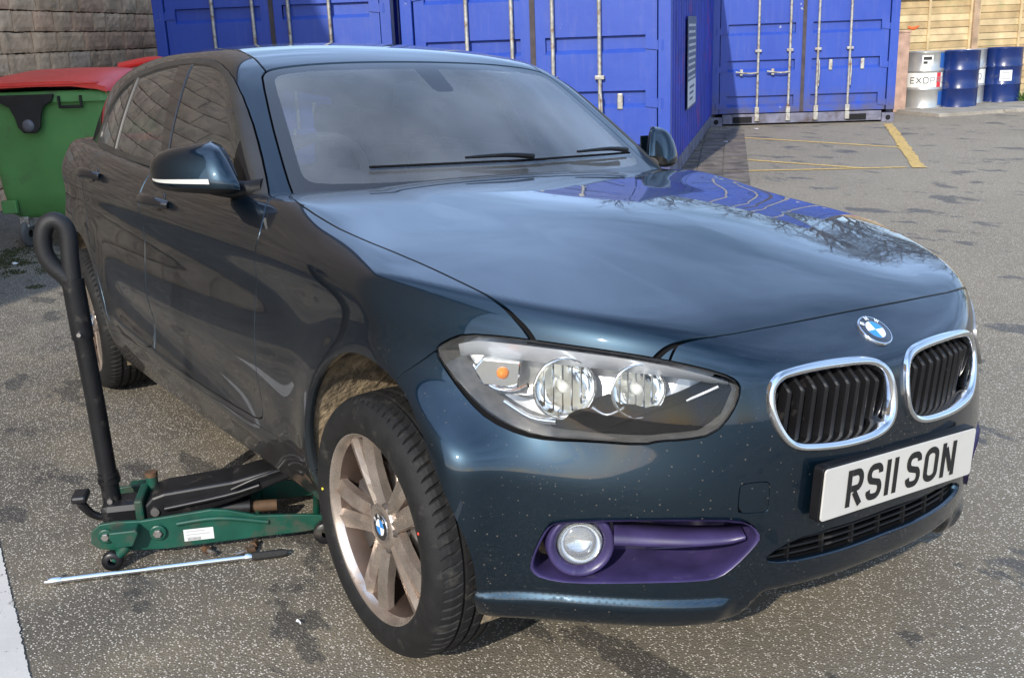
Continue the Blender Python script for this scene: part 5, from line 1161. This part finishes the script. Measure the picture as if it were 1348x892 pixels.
MB().lathe([(.02, -.06), (.02, .0), (.055, .004), (.060, .012), (.058, .024), (.045, .020), (.0001, .016)], 22, JM @ Matrix.Translation((.53, 0, .222))).build('saddle', RUST, jack)
MB().tube([JM @ Vector(p) for p in ((.36, -.085, .175), (.44, -.088, .205), (.54, -.07, .222))], [.007, .006, .008], 8, sub=3).build('saddle_link', JK, jack)
MB().box((-.03, -.052, .075), (.10, .052, .150), JM, .022).build('handle_socket', JK, jack)
MB().cyl(JM @ Vector((.11, .06, .13)), JM @ Vector((.11, .06, .185)), .018, 12).build('filler_plug', JG, jack); MB().cyl(JM @ Vector((.11, .06, .185)), JM @ Vector((.11, .06, .200)), .020, 6).build('plug_cap', RUST, jack)
MB().box((.075, -.075, .10), (.10, .065, .165), JM, .006).build('cross_brace', JG, jack)
MB().tube([JM @ Vector(p) for p in ((-.02, -.01, .095), (-.055, -.015, .110), (-.080, -.02, .145), (-.088, -.02, .178))], [.012, .012, .014, .016], 8, sub=3).build('foot_pedal', JK, jack)
MB().box((-.105, -.055, .165), (-.060, .015, .188), JM, .008).build('pedal_pad', JK, jack)
hd = MB().tube([JM @ Vector((0, 0, .13)), JM @ Vector((-.004, 0, .45)), JM @ Vector((-.010, 0, .68))], .027, 18).build('handle', JK, jack)
MB().cyl(JM @ Vector((0, 0, .205)), JM @ Vector((0, 0, .218)), .033, 18).build('handle_collar', JK, jack); MB().cyl(JM @ Vector((0, 0, .225)), JM @ Vector((0, 0, .236)), .031, 18).build('handle_collar', JK, jack)
MB().cyl(JM @ Vector((-.0, -.036, .155)), JM @ Vector((-.0, .036, .155)), .008, 10).build('handle_bolt', STEEL, jack)
MB().tube([JM @ Vector((-.0095, 0, .655)), JM @ Vector((-.013, 0, .83))], [.031, .031], 18).build('grip_sleeve', JK, jack); MB().cyl(JM @ Vector((-.010, -.045, .675)), JM @ Vector((-.010, .045, .675)), .006, 8).build('sleeve_bolt', STEEL, jack)
GRIP = mat('rubber_grip', (.010, .010, .011), .55, bump=.2, bscale=300)
MB().tube([JM @ Vector(p) for p in ((-.012, 0, .80), (-.030, 0, .835), (-.058, -.0, .868), (-.074, -.0, .905), (-.074, 0, .950), (-.060, 0, .985), (-.036, 0, .997), (-.014, 0, .982), (-.006, 0, .950), (-.010, 0, .89), (-.013, 0, .82))], .0245, 14, sub=5).build('loop_grip', GRIP, jack)
# rusty wheel bolts lying beside the jack
for k, (x, y, a) in enumerate(((.36, -.185, 20), (.40, -.175, 75), (.30, -.165, 130))):
    M = JM @ Matrix.Translation((x, y, .012)) @ Matrix.Rotation(R(a), 4, 'Z'); bo = empty('wheel_bolt', label='rusty wheel bolt lying on the tarmac by the jack', cat='bolt', group='loose wheel bolts')
    MB().tube([M @ Vector((0, 0, 0)), M @ Vector((.035, 0, 0))], .0065, 8).build('bolt_thread', STEEL, bo); MB().tube([M @ Vector((.033, 0, 0)), M @ Vector((.040, 0, 0)), M @ Vector((.058, 0, 0))], [.013, .0115, .010], 6).build('bolt_head', RUST, bo)
# ------------------------------------------------------------------ breaker bar on the ground
A, B = Vector((-.943, -1.424, .012)), Vector((-.675, -.82, .014)); d = (B - A).normalized(); L = (B - A).length
bar = empty('breaker_bar', label='chrome breaker bar with black grip lying on the tarmac', cat='wrench')
MB().tube([A + d * .03, A + d * .15, A + d * .16, A + d * L * .82], [.0085, .0085, .0075, .0075], 14).build('bar_shaft', CHROME, bar); MB().tube([A + d * (L * .82), A + d * (L * .835), A + d * (L * .85)], [.011, .013, .011], 14).build('bar_collar', CHROME, bar)
MB().tube([A + d * L * .85, A + d * L * .86, A + d * L * .98, A + d * L], [.010, .0125, .0125, .009], 14).build('bar_grip', mat('knurled_black', (.02, .02, .02), .5, bump=.5, bscale=500), bar)
MB().tube([A - d * .01, A + d * .012, A + d * .034], [.009, .013, .010], 12).build('bar_head', CHROME, bar); MB().box((-.0065, -.0065, -.004), (.0065, .0065, .018), Matrix.Translation(A + Vector((0, 0, .004)))).build('square_drive', CHROME, bar)
# ------------------------------------------------------------------ litter
LIT = mat('litter_white', (.7, .7, .68), .7)
for k, (x, y, s) in enumerate(((-.307, -.945, .016), (-4.95, -.35, .03), (-5.6, -.45, .06), (-6.0, -.62, .05), (-7.55, 8.1, .05), (-8.4, 9.6, .06))):
    q = [(math.cos(a) * s * random.uniform(.5, 1.1), math.sin(a) * s * random.uniform(.25, .6)) for a in np.linspace(0, 6.28, 9)[:-1]]
    mb = MB().add([(x, y, .018)] + [(x + p[0], y + p[1], .006 + random.random() * .008) for p in q], [(0, i, i % 8 + 1) for i in range(1, 9)])
    tag(mb.build('litter_scrap', LIT), ('tiny white scrap on the tarmac beside the raised front wheel', 'small white scrap on the tarmac behind the rear wheel', 'white paper scrap beside the mossy patch', 'white litter scrap close to the bin castor', 'white scrap on the paving beside the yellow lines', 'white scrap before the sill of the container with the lock handles')[k], 'litter')
# ------------------------------------------------------------------ moss at the foot of the wall, weeds by the fence
MOSS = [mat('moss_%d' % i, c, .95, var=.4, vscale=20, coords='World') for i, c in enumerate(((.055, .058, .022), (.085, .085, .03)))]
def tuft(name, pts, m, hgt, n, wid, label=None, cat=None, kind=None):
    v = []; f = []
    for (x, y, r) in pts:
        for _ in range(n):
            a = random.uniform(0, 6.283); q = r * math.sqrt(random.random()); bx, by = x + q * math.cos(a), y + q * math.sin(a); b = random.uniform(0, 6.283); h = hgt * random.uniform(.4, 1.1); lx, ly = random.gauss(0, .4) * h, random.gauss(0, .4) * h; w = wid * random.uniform(.6, 1.2); k = len(v)
            v += [(bx - w * math.cos(b), by - w * math.sin(b), 0), (bx + w * math.cos(b), by + w * math.sin(b), 0), (bx + lx + w * .6 * math.cos(b), by + ly + w * .6 * math.sin(b), h * .7), (bx + lx * 1.4, by + ly * 1.4, h), (bx + lx - w * .6 * math.cos(b), by + ly - w * .6 * math.sin(b), h * .7)]; f += [(k, k + 1, k + 2, k + 4), (k + 4, k + 2, k + 3)]
    return tag(MB().add(v, f).build(name, m, recalc=False), label, cat, None, kind)
tuft('moss', [(-6.05 + random.gauss(0, .45), -.56 + random.gauss(0, .22), random.uniform(.05, .16)) for _ in range(46)], MOSS[0], .010, 90, .006, 'patch of green moss on the tarmac before the bin', 'moss', 'stuff')
tuft('weeds', [(-7.72 + random.gauss(0, .12), 15.72 + random.gauss(0, .3), .12) for _ in range(9)], mat('weed_green', (.075, .14, .03), .7, var=.3, vscale=10), .22, 60, .014, 'green weeds growing by the last blue drum', 'weeds', 'stuff')
# ------------------------------------------------------------------ trees beyond the fence and behind the wall (they show in the paintwork)
BARK = mat('bark', (.085, .070, .055), .95, var=.3, vscale=9, bump=.6, bscale=30)
def bare_tree(x, y, h, seed, label):
    r = random.Random(seed); t = empty('bare_tree', (x, y, 0), label=label, cat='tree', group='bare trees beyond the fence'); tr, tw = MB(), MB()
    def grow(p, d, L, rad, lev, mb):
        P = [p]; q = p.copy(); dd = d.copy()
        for k in range(4):
            dd = (dd + Vector((r.gauss(0, .10), r.gauss(0, .10), r.gauss(.03, .06)))).normalized(); q = q + dd * L / 4; P.append(q.copy())
        mb.tube(P, [rad, rad * .85, rad * .72, rad * .6, rad * .48], 7 if lev < 2 else (4 if lev < 3 else 3), cap=False)
        if lev >= 4: return
        for k in range((5, 6, 6, 5)[lev]):
            i = r.choice((1, 2, 3, 4)) if lev else r.choice((2, 3, 4)); a = r.uniform(0, 6.283); s = r.uniform(.45, .95); e = dd.orthogonal().normalized(); e.rotate(Matrix.Rotation(a, 3, dd))
            grow(P[i], (dd + e * s).normalized(), L * r.uniform(.52, .72), rad * .46, lev + 1, tw if lev >= 0 else tr)
    grow(Vector((0, 0, -.1)), Vector((r.gauss(0, .05), r.gauss(0, .05), 1)), h * .42, h * .020, 0, tr)
    tr.build('trunk', BARK, t, recalc=False); tw.build('crown', BARK, t, recalc=False)
for k, (x, y, h) in enumerate(((-11.6, 17.2, 8.5), (-10.0, 20.0, 10), (-7.6, 22.5, 9), (-15.0, 19.5, 11), (-4.4, 27, 10), (-18, 16, 10))):
    bare_tree(x, y, h, 31 + k, ('bare tree right behind the lapped fence', 'tall bare tree second from the fence line', 'bare tree standing behind the far fence panels', 'tallest bare tree behind the container', 'bare tree far along the fence', 'bare tree behind the middle container')[k])
LEAF = mat('conifer_green', (.025, .045, .018), .8, var=.4, vscale=3, coords='World')
def conifer(x, y, h, seed, label):
    r = random.Random(seed); t = empty('conifer', (x, y, 0), label=label, cat='tree', group='conifers behind the stone wall'); MB().tube([(0, 0, -.1), (0, 0, h * .5), (0, 0, h * .98)], [.16, .09, .01], 8).build('trunk', BARK, t); v = []; f = []
    for k in range(5200):
        u = r.random() ** .75; z_ = .5 + u * (h - .5); rad = (1 - u) * 1.5 + .08; a = r.uniform(0, 6.283); q = rad * (r.random() ** .45) * (1 + .25 * math.sin(a * 5 + z_ * 3)); c = Vector((q * math.cos(a), q * math.sin(a), z_)); dv = Vector((math.cos(a), math.sin(a), r.uniform(.0, .9))).normalized() * r.uniform(.14, .32); sd_ = dv.orthogonal().normalized() * r.uniform(.03, .06); i = len(v)
        v += [c - sd_, c + sd_, c + dv + sd_ * .3, c + dv * 1.15, c + dv - sd_ * .3]; f.append((i, i + 1, i + 2, i + 3, i + 4))
    MB().add(v, f).build('crown', LEAF, t, recalc=False)
for k, (kk, off, h) in enumerate(((-1.5, 2.0, 9.5), (1.0, 2.4, 10.5), (3.4, 2.0, 9.0))):
    p = WO + W3 * kk - WN * off; conifer(p.x, p.y, h, 70 + k, ('dark conifer behind the wall nearest the parking bay', 'tallest dark conifer behind the stone wall', 'dark conifer behind the wall nearest the bin')[k])
